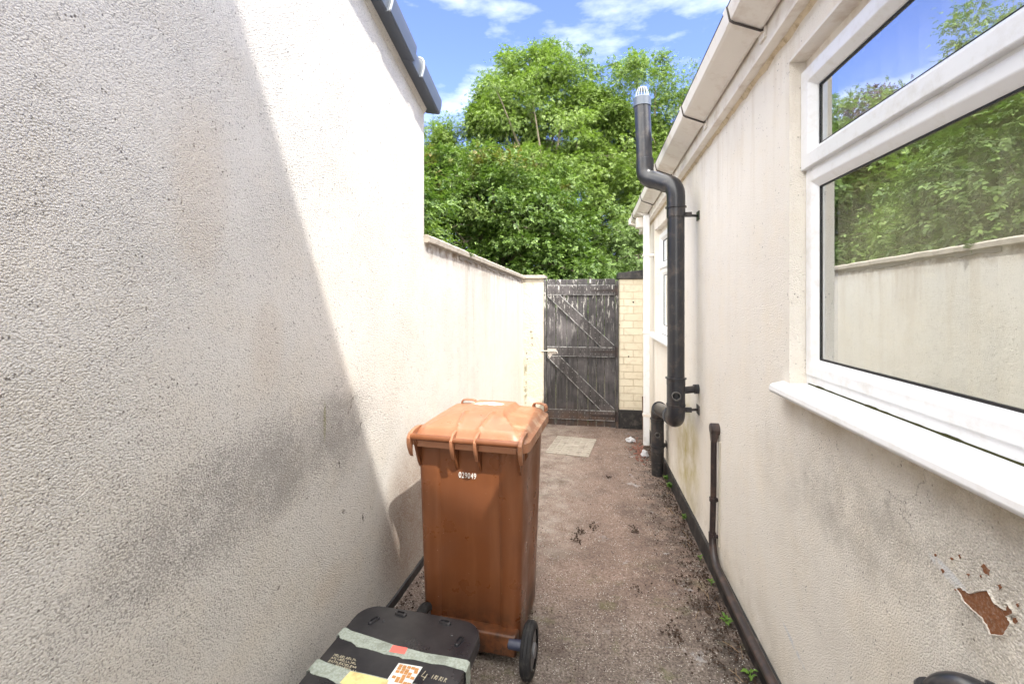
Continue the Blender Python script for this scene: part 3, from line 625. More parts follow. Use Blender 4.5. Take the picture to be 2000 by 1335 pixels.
# front face as one sheet with openings, plus reveals and back
ycuts = [-1.5, O1[0], O1[1], O2[0], O2[1], EY]; 
def face(x, y0, y1, z0, z1): w.add([(x, y0, z0), (x, y1, z0), (x, y1, z1), (x, y0, z1)], [(0, 1, 2, 3)])
for x in (XW, XW + .26):
    face(x, -1.5, O1[0], -.2, WT); face(x, O1[1], O2[0], -.2, WT); face(x, O2[1], EY, -.2, WT)
    for O in (O1, O2): face(x, O[0], O[1], -.2, O[2]); face(x, O[0], O[1], O[3], WT)
for O in (O1, O2):
    y0, y1, z0, z1 = O; a, b = XW, XW + .26
    w.add([(a, y0, z0), (b, y0, z0), (b, y0, z1), (a, y0, z1)], [(0, 1, 2, 3)]); w.add([(a, y1, z0), (b, y1, z0), (b, y1, z1), (a, y1, z1)], [(0, 1, 2, 3)])
    w.add([(a, y0, z0), (b, y0, z0), (b, y1, z0), (a, y1, z0)], [(0, 1, 2, 3)]); w.add([(a, y0, z1), (b, y0, z1), (b, y1, z1), (a, y1, z1)], [(0, 1, 2, 3)])
w.add([(XW, EY, -.2), (5, EY, -.2), (5, EY, WT), (XW, EY, WT)], [(0, 1, 2, 3)])
w.add([(XW, -1.5, -.2), (5, -1.5, -.2), (5, -1.5, WT), (XW, -1.5, WT)], [(0, 1, 2, 3)])
w.add([(5, -1.5, -.2), (5, EY, -.2), (5, EY, WT), (5, -1.5, WT)], [(0, 1, 2, 3)])
part(w, 'wall', M['cream'], hr)
def skew(y): return -0.023 * (y - 2.8)       # the eaves fall gently away from the camera
def strip(prof, y0, y1, name, mat, parent, bevel=0, n=2, smooth=False):
    q = MB(); q.loft([[(x, y0 + (y1 - y0) * k / n, z + skew(y0 + (y1 - y0) * k / n)) for x, z in prof] for k in range(n + 1)])
    return part(q, name, mat, parent, bevel=bevel, smooth=smooth)
rm = MB(); rm.loft([[(0.64, y, 2.80 + skew(y)), (5.2, y, 3.5 + skew(y)), (5.2, y, 3.6 + skew(y)), (0.60, y, 2.86 + skew(y))] for y in (-1.5, 6.4)]); part(rm, 'roof', M['roof'], hr)
part(MB().box(XW + .262, 4.99, -1.49, EY - .01, 2.55, 2.6), 'ceiling', M['inside'], hr)
part(MB().box(3.2, 3.25, -1.49, EY - .01, -.1, 2.55), 'inner_wall', M['inside'], hr)
# taller main block behind the camera, whose sloping verge throws the diagonal shadow
mbk = MB(); K = 7.517 - 0.01
prof_ = [(XW + .001, -.2), (6.0, -.2), (6.0, K - .474 * 6.0), (XW + .001, K - .474 * XW)]
mbk.prism([(x, -1.502, z) for x, z in prof_], [(x, -8, z) for x, z in prof_]); part(mbk, 'main_block', M['cream'], hr)
strip([(0.694, 2.575), (0.716, 2.575), (0.716, 2.83), (0.694, 2.83)], -1.5, 6.35, 'fascia', M['fascia'], hr, bevel=0.002)
strip([(0.686, 2.560), (0.742, 2.560), (0.742, 2.573), (0.715, 2.5745), (0.686, 2.5745)], -1.5, 6.35, 'soffit_strip', M['fascia'], hr, bevel=0.002)
cf = MB(); rings = []
for k in range(200):
    y = -1.0 + 7.2 * k / 199; d = 0.006 + 0.014 * noise.fractal(Vector((y * 9, 0, 3)), 1, 2, 5)
    rings.append([(XW + .002, y, 2.56 + skew(y)), (XW - .016 - .004 * noise.noise(Vector((y * 20, 0, 0))), y, 2.5585 + skew(y)), (XW - .004, y, 2.556 - abs(d) + skew(y)), (XW + .002, y, 2.55 - abs(d) + skew(y))])
cf.loft(rings); part(cf, 'cracked_mortar', simple('cracked_cream_filler', (0.66, 0.56, 0.42), 0.9, 0.2, var=0.15, nscale=30, dirt=(0.3, 0.22, 0.12), dirtamt=0.7, dscale=22, bump=0.8), hr)
# square line gutter
gx0, gx1, gzb, gzt = 0.563, 0.685, 2.683, 2.742
go = [(gx1, gzt + .01), (gx1, 2.65), (gx1 - .012, 2.645), (gx0 + .012, 2.685), (gx0, 2.693), (gx0 - .012, gzt), (gx0 - .006, gzt + .003), (gx0 + .006, 2.70), (gx0 + .016, 2.691), (gx1 - .012, 2.652), (gx1 - .006, gzt + .01)]
gu = strip([(x, z) for x, z in go], -1.5, 6.22, 'gutter', M['pvc_old'], hr, n=1)
for y in (0.9, 1.95, 2.84, 3.9, 4.95, 5.85):
    s = skew(y); jb = MB()
    P0 = [(gx1 + .001, 2.745), (gx1 + .001, 2.638), (gx1 - .012, 2.634), (gx0 + .008, 2.676), (gx0 - .006, 2.686), (gx0 - .018, gzt + .004), (gx0 - .012, gzt + .006), (gx0 + .0, 2.692), (gx0 + .012, 2.684), (gx1 - .012, 2.6445), (gx1 - .004, 2.647), (gx1 - .004, 2.745)]
    jb.loft([[(x, yy, z + s) for x, z in P0] for yy in (y - .022, y + .022)])
    jb.box(gx1 - .001, gx1 + .0085, y - .03, y + .03, 2.61 + s, 2.655 + s)
    o = part(jb, 'gutter_bracket', M['pvc_old'], gu)
    gk = MB(); gk.loft([[(x - .0008 if i in (3, 4, 5) else x, yy, z + s - .0012) for i, (x, z) in enumerate(P0)] for yy in (y - .0240, y - .0225)]); part(gk, 'gasket', M['gasket'], o)
# end outlet of the gutter
oc = MB(); s = skew(6.25)
oc.loft([[(x, yy, z + s) for x, z in ((.545, 2.75), (.545, 2.675), (.57, 2.665), (.69, 2.625), (.69, 2.75))] for yy in (6.15, 6.28)])
part(oc, 'gutter_end', M['pvc_old'], gu, bevel=0.003)
part(MB().box(.575, .665, 5.52, 5.66, 2.53 + s, 2.645 + s), 'gutter_outlet', M['pvc_old'], gu, bevel=0.003)
# plinth
b = MB(); rings = []
for k in range(120):
    y = -1.5 + 7.6 * k / 119; j = 0.004 * noise.noise(Vector((y * 9, 0, 0))); zt = GZ(y) + .115
    rings.append([(XW + .01, y, GZ(y) - .05), (XW - .022 + j, y, GZ(y) - .05), (XW - .016 + j, y, zt + j), (XW + .01, y, zt + .006)])
b.loft(rings); part(b, 'painted_base', M['blackpaint'], hr)
# peeled paint patches
def blob(pts, name, mat, th=0.0015, rim=False):
    P = []
    if rim: pts = [(.998 + (a_ - .998) * 1.18, 1.022 + (b_ - 1.022) * 1.22) for a_, b_ in pts]
    for i in range(len(pts)):
        a = Vector(pts[i]); c = Vector(pts[(i + 1) % len(pts)])
        for t in range(5):
            q = a.lerp(c, t / 5); nz = 0.0035 * noise.noise(Vector((q.x * 200, q.y * 200, i))); P.append((q.x + nz, q.y - nz))
    m = MB(); m.prism([(XW - th, y, z) for y, z in P], [(XW - .0002, y, z) for y, z in P]); o = part(m, name, mat, hr)
    if rim:
        k = MB(); n = len(P); cy_ = sum(p_[0] for p_ in P) / n; cz_ = sum(p_[1] for p_ in P) / n; rings = []
        for i in range(n + 1):
            y, z = P[i % n]; d = Vector((y - cy_, z - cz_)).normalized(); w_ = .0035 + .0035 * noise.noise(Vector((i * .7, 3, 0)))
            rings.append([(XW - .0005, y - d.x * .0008, z - d.y * .0008), (XW - .0042 - .0015 * noise.noise(Vector((i * .9, 0, 0))), y + d.x * .0004, z + d.y * .0004), (XW - .0038, y + d.x * w_ * .35, z + d.y * w_ * .35), (XW + .0005, y + d.x * w_ * 1.1, z + d.y * w_ * 1.1)])
        k.loft(rings, cap=False); part(k, 'paint_lip', M['cream'], o)
    return o
blob([(1.048, 1.017), (1.028, 1.004), (0.997, 1.002), (0.988, 0.997), (0.98, 0.988), (0.959, 1.001), (0.946, 1.027), (0.952, 1.034), (0.941, 1.046), (0.954, 1.056), (0.956, 1.04), (0.972, 1.039), (0.986, 1.051), (1.002, 1.04), (1.02, 1.025), (1.038, 1.024)], 'peeled_patch', M['brown_peel'], rim=True)
blob([(0.999, 1.094), (0.994, 1.102), (0.983, 1.096), (0.981, 1.088), (0.99, 1.085)], 'peeled_patch', M['brown_peel'])
for (a, c_) in ((1.06, 1.012), (1.095, 1.03), (1.115, 1.052), (1.03, 1.06), (1.0, 1.075), (1.07, 1.07), (0.93, 1.04), (0.925, 1.07), (1.05, 1.085), (0.96, 1.08)):
    r = random.uniform(.002, .005); blob([(a + r, c_), (a, c_ - r * 1.6), (a - r, c_), (a, c_ + r * .8)], 'peeled_patch', M['brown_peel'])

# ---- windows (right house)
def frame_ring(y0, y1, z0, z1, wd, x0, x1, name, mat, parent, bev=0.004, chamfer=0.0):
    """mitred rectangular frame, wd wide, from depth x0 (front) to x1; the front inner edge is chamfered"""
    r = MB()
    def loop(d, x): return [(x, y0 + d, z0 + d), (x, y1 - d, z0 + d), (x, y1 - d, z1 - d), (x, y0 + d, z1 - d)]
    r.loft([loop(0, x1), loop(0, x0), loop(wd - chamfer, x0), loop(wd, x0 + (x1 - x0) * (0.55 if chamfer else 0.02)), loop(wd, x1)], cap=False)
    r.f += [(0, 1, 1 + 16, 16), (1, 2, 18, 17), (2, 3, 19, 18), (3, 0, 16, 19)]
    return part(r, name, mat, parent, bevel=bev)
def window(O, wlabel, fx, mull):
    y0, y1, z0, z1 = O
    wf = frame_ring(y0, y1, z0 + .003, z1 - .052, 0.034, fx + .008, fx + .06, 'window', M['pvc'], hr, 0.002); wf['label'] = wlabel
    part(MB().box(fx + .006, fx + .06, y0, y1, z1 - .051, z1 - .001), 'head_trim', M['fascia'], wf, bevel=0.002)
    ys_ = [y0] + mull + [y1]
    zt = 2.066 if O is O1 else 1.93
    part(MB().box(fx + .010, fx + .058, y0 + .034, y1 - .034, zt - .014, zt + .016), 'transom', M['pvc'], wf, bevel=0.002)
    for i in range(len(ys_) - 1):
        a, b_ = ys_[i], ys_[i + 1]
        # top light: opening sash standing proud; bottom: fixed light set back
        sh = frame_ring(a + (.002 if i == 0 else .012), b_ - (.001 if i == len(ys_) - 2 else .012), zt + .008, z1 - .056, 0.072, fx - .012, fx + .034, 'sash', M['pvc'], wf, 0.003, 0.022)
        lo = frame_ring(a + .008, b_ - .008, z0 + .036, zt - .004, 0.060, fx + .002, fx + .036, 'sash', M['pvc'], wf, 0.003, 0.024)
        for (fr_, q0, q1, zz0, zz1, gx) in ((sh, a + .072, b_ - .072, zt + .08, z1 - .128, fx + .022), (lo, a + .066, b_ - .066, z0 + .096, zt - .062, fx + .026)):
            gm_ = MB(); gm_.add([(gx, q0, zz0), (gx, q1, zz0), (gx, q1, zz1), (gx, q0, zz1)], [(0, 1, 2, 3)]); part(gm_, 'pane', M['glass'], wf)
            gs = frame_ring(q0 - .003, q1 + .003, zz0 - .003, zz1 + .003, 0.009, gx - .0045, gx - .0005, 'gasket', M['rubber'], wf, 0)
        # white inner return seen through the glass
    for k in range(len(mull)):
        part(MB().box(fx + .011, fx + .057, mull[k] - .014, mull[k] + .014, z0 + .037, z1 - .087), 'mullion', M['pvc'], wf, bevel=0.002)
    # dark spacer and blinds
    y = y0 + .1
    while y < y1 - .09:
        sb = MB(); c_, s_ = math.cos(math.radians(52)), math.sin(math.radians(52)); hw = .0445
        n = 8; rr = []
        for kz in (z0 + .06, z1 - .08):
            rr.append([(fx + .105 - c_ * hw * (2 * t / n - 1) + .006 * math.cos((2 * t / n - 1) * 1.5), y + s_ * hw * (2 * t / n - 1), kz) for t in range(n + 1)]
                      + [(fx + .1056 - c_ * hw * (2 * t / n - 1) + .006 * math.cos((2 * t / n - 1) * 1.5), y + s_ * hw * (2 * t / n - 1), kz) for t in range(n, -1, -1)])
        sb.loft(rr); part(sb, 'blind_slat', M['blind'], wf); y += .079
    hd = MB().box(fx + .08, fx + .13, y0 + .03, y1 - .03, z1 - .078, z1 - .045); part(hd, 'blind_rail', M['pvc'], wf)
    # sill with rounded nose
    sl_ = MB(); nose = [(fx + .012, z0 - .004), (fx + .012, z0 + .0025), (0.715, z0 - .006), (0.698, z0 - .010), (0.690, z0 - .018), (0.6895, z0 - .034), (0.694, z0 - .043), (0.702, z0 - .043), (0.706, z0 - .034), (0.715, z0 - .03), (XW - .0, z0 - .030)]
    nose = [(x, z) for x, z in nose if x < XW] 
    prf = [(XW - .0005, z0 + .0015), (0.715, z0 - .006), (0.698, z0 - .010), (0.690, z0 - .018), (0.6885, z0 - .034), (0.694, z0 - .043), (0.702, z0 - .043), (0.706, z0 - .034), (0.715, z0 - .030), (XW - .0005, z0 - .030)]
    e0, e1 = y0 - .055, y1 + .055; sl_.loft([[(x, yy, z) for x, z in prf] for yy in (e0, e1)])
    sl_.hexa([(XW - .001, y0 + .001, z0 - .03), (fx + .02, y0 + .001, z0 - .03), (fx + .02, y1 - .001, z0 - .03), (XW - .001, y1 - .001, z0 - .03), (XW - .001, y0 + .001, z0 + .0014), (fx + .02, y0 + .001, z0 + .0035), (fx + .02, y1 - .001, z0 + .0035), (XW - .001, y1 - .001, z0 + .0014)])
    part(sl_, 'sill', M['pvc'], wf, bevel=0.003, smooth=True)
    # mossy joint line on the sill
    ml = MB(); rings = []
    for k in range(160):
        y = y0 + .02 + (y1 - y0 - .04) * k / 159; r = 0.0018 + 0.0022 * max(0, noise.noise(Vector((y * 25, 0, 0)))) + (0.002 if k % 17 < 3 else 0)
        rings.append([(fx + .0075, y, z0 + .001), (fx + .004 - r, y, z0 + .0035), (fx + .0075, y, z0 + .0045 + r)])
    ml.loft(rings); part(ml, 'moss_line', simple('moss_dirt', (0.035, 0.035, 0.012), 0.95, 0.2, var=0.5, nscale=90), wf)
    return wf
window(O1, 'large white framed window close to the camera with vertical blinds', 0.79, [0.45])
window(O2, 'small white framed window beyond the soil pipe', 0.80, [])
# lintel soffit line over near window
part(MB().box(XW - .001, 0.797, O1[0] + .001, O1[1] - .001, Z1 - .012, Z1 - .0015), 'lintel', M['fascia'], hr)

# ------------------------------------------------------------------ pipes
sp = empty('soil_pipe', (0.655, 4.45, GZ(4.45)), 0, 'thick black soil pipe with a cranked neck rising past the gutter to a caged vent', 'pipe')
R = 0.0555; P1 = Vector((0.588, 3.2, 0)); P2 = Vector((0.652, 4.45, 0)); P3 = Vector((0.405, 3.36, 0))
s = MB()
pts = [(P1.x, P1.y, 1.05), (P1.x, P1.y, 2.26)]; s.tube(pts, R, 36); part(s, 'pipe_run', M['blackpipe'], sp, smooth=True)
def collar(z, c, r=R, hgt=.05, lip=.008):
    k = MB(); k.tube([(c[0], c[1], z - hgt / 2), (c[0], c[1], z + hgt / 2 - .012), (c[0], c[1], z + hgt / 2 - .010), (c[0], c[1], z + hgt / 2 - .002), (c[0], c[1], z + hgt / 2)], [r + .005, r + .005, r + .005 + lip, r + .005 + lip, r + .003], 36, cap=True)
    return part(k, 'pipe_collar', M['blackpipe'], sp, smooth=True)
collar(2.19, P1, hgt=.07)
nk = MB(); nk.tube([(P1.x, P1.y, 2.22), (P1.x, P1.y, 2.29)] + arc((P1.x, P1.y, 2.29), (P1.x, P1.y, 2.375), (P1.x - .055, P1.y + .05, 2.395), 8) + arc((P3.x + .07, P3.y - .05, 2.435), (P3.x, P3.y, 2.45), (P3.x, P3.y, 2.535), 10) + [(P3.x, P3.y, 2.56)], R + .0045, 36)
part(nk, 'swan_neck', M['blackpipe'], sp, smooth=True, angle=50)
s = MB(); s.tube([(P3.x, P3.y, 2.53), (P3.x - .018, P3.y, 3.0)], R, 36); part(s, 'vent_stack', M['blackpipe'], sp, smooth=True)
s = MB(); s.tube([(P3.x + .001, P3.y, 2.535), (P3.x, P3.y, 2.60), (P3.x, P3.y, 2.602)], [R + .005, R + .005, R], 36); part(s, 'pipe_collar', M['blackpipe'], sp, smooth=True)
# pointed offcut fin beside the neck
s = MB(); s.prism([(P3.x + .052, P3.y - .02, 2.45), (P3.x + .056, P3.y - .03, 2.60), (P3.x + .035, P3.y - .05, 2.44)], [(P3.x + .056, P3.y - .01, 2.45), (P3.x + .060, P3.y - .02, 2.60), (P3.x + .04, P3.y - .04, 2.44)]); part(s, 'pipe_offcut', M['blackpipe'], sp)
cx, cy = P3.x - .018, P3.y
cp = MB(); cp.tube([(cx, cy, 2.975), (cx, cy, 3.035), (cx, cy, 3.045)], [R + .006, R + .006, R - .004], 36, cap=True); vcap = part(cp, 'vent_cap', M['greypvc'], sp, smooth=True)
for k in range(14):
    a = 2 * math.pi * k / 14; b = MB(); b.tube([(cx + .046 * math.cos(a), cy + .046 * math.sin(a), 3.04), (cx + .042 * math.cos(a), cy + .042 * math.sin(a), 3.075), (cx + .030 * math.cos(a), cy + .030 * math.sin(a), 3.105)], .0024, 8); part(b, 'cage_bar', M['slate_light'], vcap)
b = MB(); b.tube([(cx, cy, 3.101), (cx, cy, 3.108)], .034, 24); part(b, 'cage_top', M['slate_light'], vcap)
# lower branch fitting on the near stack
collar(1.055, P1, hgt=.05)
s = MB(); s.tube([(P1.x, P1.y, 1.04), (P1.x, P1.y, .87)], R + .0035, 36); s.tube([(P1.x, P1.y, .90), (P1.x, P1.y, .892)], R + .008, 36)
part(s, 'branch_fitting', M['blackpipe'], sp, smooth=True)
def stub(c, z, r=.029, ln=.024, ang=0.14):
    d = Vector((-math.sin(ang), -math.cos(ang), 0)); st_ = Vector((c[0], c[1], z)) + d * (R - .012); k = MB(); en = st_ + d * (.015 + ln); n = 26
    u = Vector((0, 0, 1)); v = d.cross(u)
    ring = lambda cc, rr: [cc + (u * math.cos(2 * math.pi * i / n) + v * math.sin(2 * math.pi * i / n)) * rr for i in range(n)]
    k.loft([ring(st_, r), ring(en, r), ring(en, r - .005), ring(en - d * .036, r - .007)], cap=False); k.f.append(tuple(len(k.v) - n + i for i in range(n)))
    return part(k, 'branch_socket', simple('dusty_pipe_rim', (0.10, 0.095, 0.09), 0.5, 0.4, var=0.3, nscale=30), sp, smooth=True)
stub(P1, 0.965)
s = MB(); s.tube([(P1.x + .03, P1.y, .99), (XW - .002, P1.y + .03, 1.0)], .024, 20); s.tube([(XW - .03, P1.y + .025, .998), (XW + .001, P1.y + .03, 1.0)], .032, 20); part(s, 'branch_arm', M['blackpipe'], sp, smooth=True)
# elbow + long link going back and down to the second stack
lk0 = Vector((P1.x + .005, P1.y + .13, .785)); lk1 = Vector((P2.x - .004, P2.y - .10, .60)); dd = (lk1 - lk0).normalized()
s = MB(); s.tube([(P1.x, P1.y, .895)] + arc((P1.x, P1.y, .87), (P1.x, P1.y - .003, .775), lk0, 10), R + .004, 36); part(s, 'elbow', M['blackpipe'], sp, smooth=True, angle=60)
s = MB(); s.tube([lk0, lk0 + dd * .03, lk0 + dd * .031, lk0 + dd * .045, lk0 + dd * .046, lk0 + dd * .075, lk0 + dd * .076, lk0 + dd * .09], [R + .004, R + .004, R + .012, R + .012, R + .006, R + .006, R + .011, R + .011], 36); part(s, 'pipe_collar', M['blackpipe'], sp, smooth=True)
s = MB(); s.tube([lk0 + dd * .05, lk1], R, 36); part(s, 'pipe_run', M['blackpipe'], sp, smooth=True)
s = MB(); s.tube([lk1 - dd * .07, lk1 - dd * .045, lk1 - dd * .044, lk1 - dd * .02], [R + .011, R + .011, R + .005, R + .005], 36); part(s, 'pipe_collar', M['blackpipe'], sp, smooth=True)
s = MB(); s.tube([lk1 - dd * .03] + arc(lk1, (P2.x, P2.y, .585), (P2.x, P2.y, .47), 10), R + .004, 36); part(s, 'elbow', M['blackpipe'], sp, smooth=True, angle=60)
collar(.465, P2, hgt=.045)
s = MB(); s.tube([(P2.x, P2.y, .46), (P2.x, P2.y, .20)], R + .003, 36); part(s, 'branch_fitting', M['blackpipe'], sp, smooth=True)
stub(P2, .345, .024)
collar(.205, P2, hgt=.055)
s = MB(); s.tube([(P2.x, P2.y, .19), (P2.x, P2.y, .08), (P2.x, P2.y, .078), (P2.x, P2.y, -.09)], [R + .002, R + .002, R - .002, R - .002], 36); part(s, 'pipe_foot', M['blackpaint'], sp, smooth=True)
# clips
for (c, z) in ((P1, 2.165), (P1, .86), (P2, .235)):
    s = MB(); s.tube([(c.x + .05, c.y - .005, z), (XW - .002, c.y + .035, z)], .009, 8); s.box(XW - .006, XW + .001, c.y + .0, c.y + .07, z - .03, z + .03); s.box(c.x + .055, c.x + .10, c.y - .012, c.y + .01, z - .012, z + .02); part(s, 'wall_clip', M['blackpipe'], sp)

dp = empty('downpipe', (0.65, 5.3, GZ(5.3)), 0, 'white square rainwater downpipe at the far corner of the house', 'downpipe')
part(MB().box(.625, .690, 5.28, 5.345, GZ(5.3) + .03, 2.55), 'pipe_run', M['pvc'], dp, bevel=0.006)
for z in (2.1, 1.23, .3): part(MB().box(.618, .738, 5.273, 5.352, z - .014, z + .014), 'pipe_clip', M['pvc_old'], dp, bevel=0.003)
part(MB().prism([(.622, 5.275, 2.551), (.693, 5.275, 2.551), (.693, 5.35, 2.551), (.622, 5.35, 2.551)], [(.575, 5.5, 2.63), (.66, 5.5, 2.63), (.66, 5.57, 2.63), (.575, 5.57, 2.63)]), 'offset_bend', M['pvc_old'], dp)

wp = empty('waste_pipe', (0.715, 2.78, 0), 0, 'thin rusty black waste pipe dropping down the house wall then running along its base', 'pipe')
y0 = 2.755
s = MB(); n = 28
for a, b_ in ((XW + .001, XW - .034),):
    ring = lambda x, r, f=1: [(x, y0 + math.cos(2 * math.pi * i / n) * r, .862 + math.sin(2 * math.pi * i / n) * r) for i in range(n)]
    s.loft([ring(XW + .001, .033), ring(XW - .040, .033), ring(XW - .046, .028)])
part(s, 'pipe_elbow', M['blackpipe2'], wp, smooth=True)
s = MB(); s.prism([(XW - .004, y0 + .024, .84), (XW - .044, y0 + .024, .84), (XW - .044, y0 - .024, .84), (XW - .004, y0 - .024, .84)], [(XW - .012, y0 + .017, .79), (XW - .042, y0 + .017, .79), (XW - .042, y0 - .017, .79), (XW - .012, y0 - .017, .79)]); part(s, 'pipe_socket', M['blackpipe2'], wp, bevel=.003)
dx = XW - .027
s = MB(); s.tube([(dx, y0, .80), (dx + .001, y0 + .01, .5), (dx, y0 + .03, .23)], .0165, 16); part(s, 'pipe_run', M['blackpipe2'], wp, smooth=True)
for z in (.455, .245):
    s = MB(); s.tube([(dx, y0 + (.012 if z > .3 else .028), z - .011), (dx, y0 + (.012 if z > .3 else .028), z + .011)], .021, 16); s.box(dx, XW, y0 - .004, y0 + .02, z - .006, z + .006); part(s, 'pipe_clip', M['blackpipe2'], wp, smooth=True)
s = MB(); s.tube(arc((dx, y0 + .03, .235), (dx, y0 + .02, .13), (dx - .004, y0 - .10, .118), 8) + [(dx - .006, 2.3, .112), (dx - .006, 1.5, .128), (dx - .006, .4, .145), (dx - .006, -1.2, .17)], .0205, 18); part(s, 'low_run', M['blackpipe2'], wp, smooth=True)
s = MB(); s.tube([(XW - .004, y0 - .035, .80), (XW - .004, y0 - .025, .2)], .005, 8); part(s, 'cable', simple('pale_cable', (0.5, 0.46, 0.38), 0.6), wp)

we = empty('waste_outlet', (0.71, 1.05, 0.8), 0, 'black plastic waste elbow coming out of the house wall at bottom right', 'pipe')
s = MB(); s.tube([(XW + .002, .960, .862), (XW - .02, .975, .863)] + arc((XW - .02, .975, .863), (XW - .058, 1.012, .866), (XW - .062, 1.024, .80), 10) + [(XW - .062, 1.024, .4)], .027, 26); part(s, 'elbow', M['blackpipe'], we, smooth=True)
s = MB(); s.tube([(XW + .001, .961, .862), (XW - .014, .970, .862)], .034, 26); part(s, 'pipe_collar', M['blackpipe'], we, smooth=True)
s = MB(); s.tube([(XW - .062, 1.024, .78), (XW - .062, 1.024, .828), (XW - .062, 1.024, .833)], [.032, .032, .028], 26); part(s, 'pipe_collar', M['blackpipe'], we, smooth=True)

# ------------------------------------------------------------------ manhole cover
mc = empty('manhole_cover', (-.172, 5.225, GZ(5.2)), math.radians(-8), 'grey concrete manhole cover set in the path before the gate', 'manhole cover')
tilt = lambda y: -.02 * y
m_ = MB(); m_.hexa([(-.235, -.335, tilt(-.335) - .02), (.235, -.335, tilt(-.335) - .02), (.235, .335, tilt(.335) - .02), (-.235, .335, tilt(.335) - .02), (-.235, -.335, tilt(-.335) + .009), (.235, -.335, tilt(-.335) + .009), (.235, .335, tilt(.335) + .009), (-.235, .335, tilt(.335) + .009)])
mcm = simple('grey_cover_concrete', (0.40, 0.36, 0.31), 0.9, 0.3, var=0.25, nscale=20, bump=0.6, dirt=(0.16, 0.13, 0.11), dirtamt=0.6, dscale=10)
m_.build('cover_frame', mcm, mc, bevel=0.004)
m_ = MB()
for i in range(9):
    for j in range(6):
        u, v = -.19 + j * .076, -.28 + i * .07
        if abs(u) < .05 and abs(v) < .06: continue
        a = u - .03; b_ = u + .03; m_.hexa([(a, v - .022, tilt(v) + .009), (b_, v - .022, tilt(v) + .009), (b_, v + .022, tilt(v) + .009), (a, v + .022, tilt(v) + .009), (a, v - .022, tilt(v) + .016), (b_, v - .022, tilt(v) + .016), (b_, v + .022, tilt(v) + .016), (a, v + .022, tilt(v) + .016)])
m_.build('raised_tread', mcm, mc)

# ------------------------------------------------------------------ wheelie bin  (local: x = width, y = depth away from camera, z up)
bn = empty('wheelie_bin', (-0.528, 1.985, -0.002), math.radians(-4.5), 'brown wheelie bin numbered 029049 standing on the path', 'wheelie bin')
def body_ring(z):
    t = z / 0.98
    hw = 0.228 + 0.024 * t; y0 = 0.03 - 0.03 * t; y1 = 0.42 + 0.085 * t
    r = 0.035; P = []
    # back face (towards the camera) left -> right with recessed centre panel
    g_ = 0.011 * smoothstep(0.03, 0.12, z) * (1 - smoothstep(0.985, 1.0, z)); pn = 0.150
    xs = [-hw + r, -pn - .012, -pn, -pn + .010, -.08, 0, .08, pn - .010, pn, pn + .012, hw - r]
    yb = [0, 0, g_ * .35, g_, g_, g_, g_, g_, g_ * .35, 0, 0]
    for x, d in zip(xs, yb): P.append((x, y0 + d, z))
    for a in (-67, -45, -22, 0): P.append((hw - r + r * math.cos(math.radians(a)), y0 + r + r * math.sin(math.radians(a)), z))
    for a in (0.3, 0.35, 0.65, 0.7): P.append((hw - (0.006 if a in (0.35, 0.65) else 0), y0 + (y1 - y0) * a, z))
    for a in (0, 30, 60, 90): P.append((hw - r + r * math.cos(math.radians(a)), y1 - r + r * math.sin(math.radians(a)), z))
    for a in (90, 120, 150, 180): P.append((-hw + r + r * math.cos(math.radians(a)), y1 - r + r * math.sin(math.radians(a)), z))
    for a in (0.7, 0.65, 0.35, 0.3): P.append((-hw + (0.006 if a in (0.35, 0.65) else 0), y0 + (y1 - y0) * a, z))
    for a in (180, 202, 225, 247): P.append((-hw + r + r * math.cos(math.radians(a)), y0 + r + r * math.sin(math.radians(a)), z))
    return P
def scale_ring(P, z, k, dz=0): 
    return [((x) * k, 0.24 + (y - .24) * k, z + dz) for x, y, _ in P]
b = MB(); zs = [0.035, 0.05, 0.10, 0.11, 0.17, 0.3, 0.5, 0.7, 0.88, 0.93, 0.945]
rings = [scale_ring(body_ring(.05), .035, .93)] + [body_ring(z) for z in zs[1:]]
rings[3] = scale_ring(body_ring(.11), .11, 1.0)
top = body_ring(.95); rings += [scale_ring(top, .947, 1.045), scale_ring(top, .985, 1.05), scale_ring(top, .987, .98)]
b.loft(rings); body = b.build('body', M['bin'], bn, smooth=True, angle=28)
# stepped base skirt at the wheels
b = MB(); b.box(-.225, .225, -.02, .10, .045, .14); b.build('wheel_housing', M['bin'], bn, bevel=0.012, seg=3)
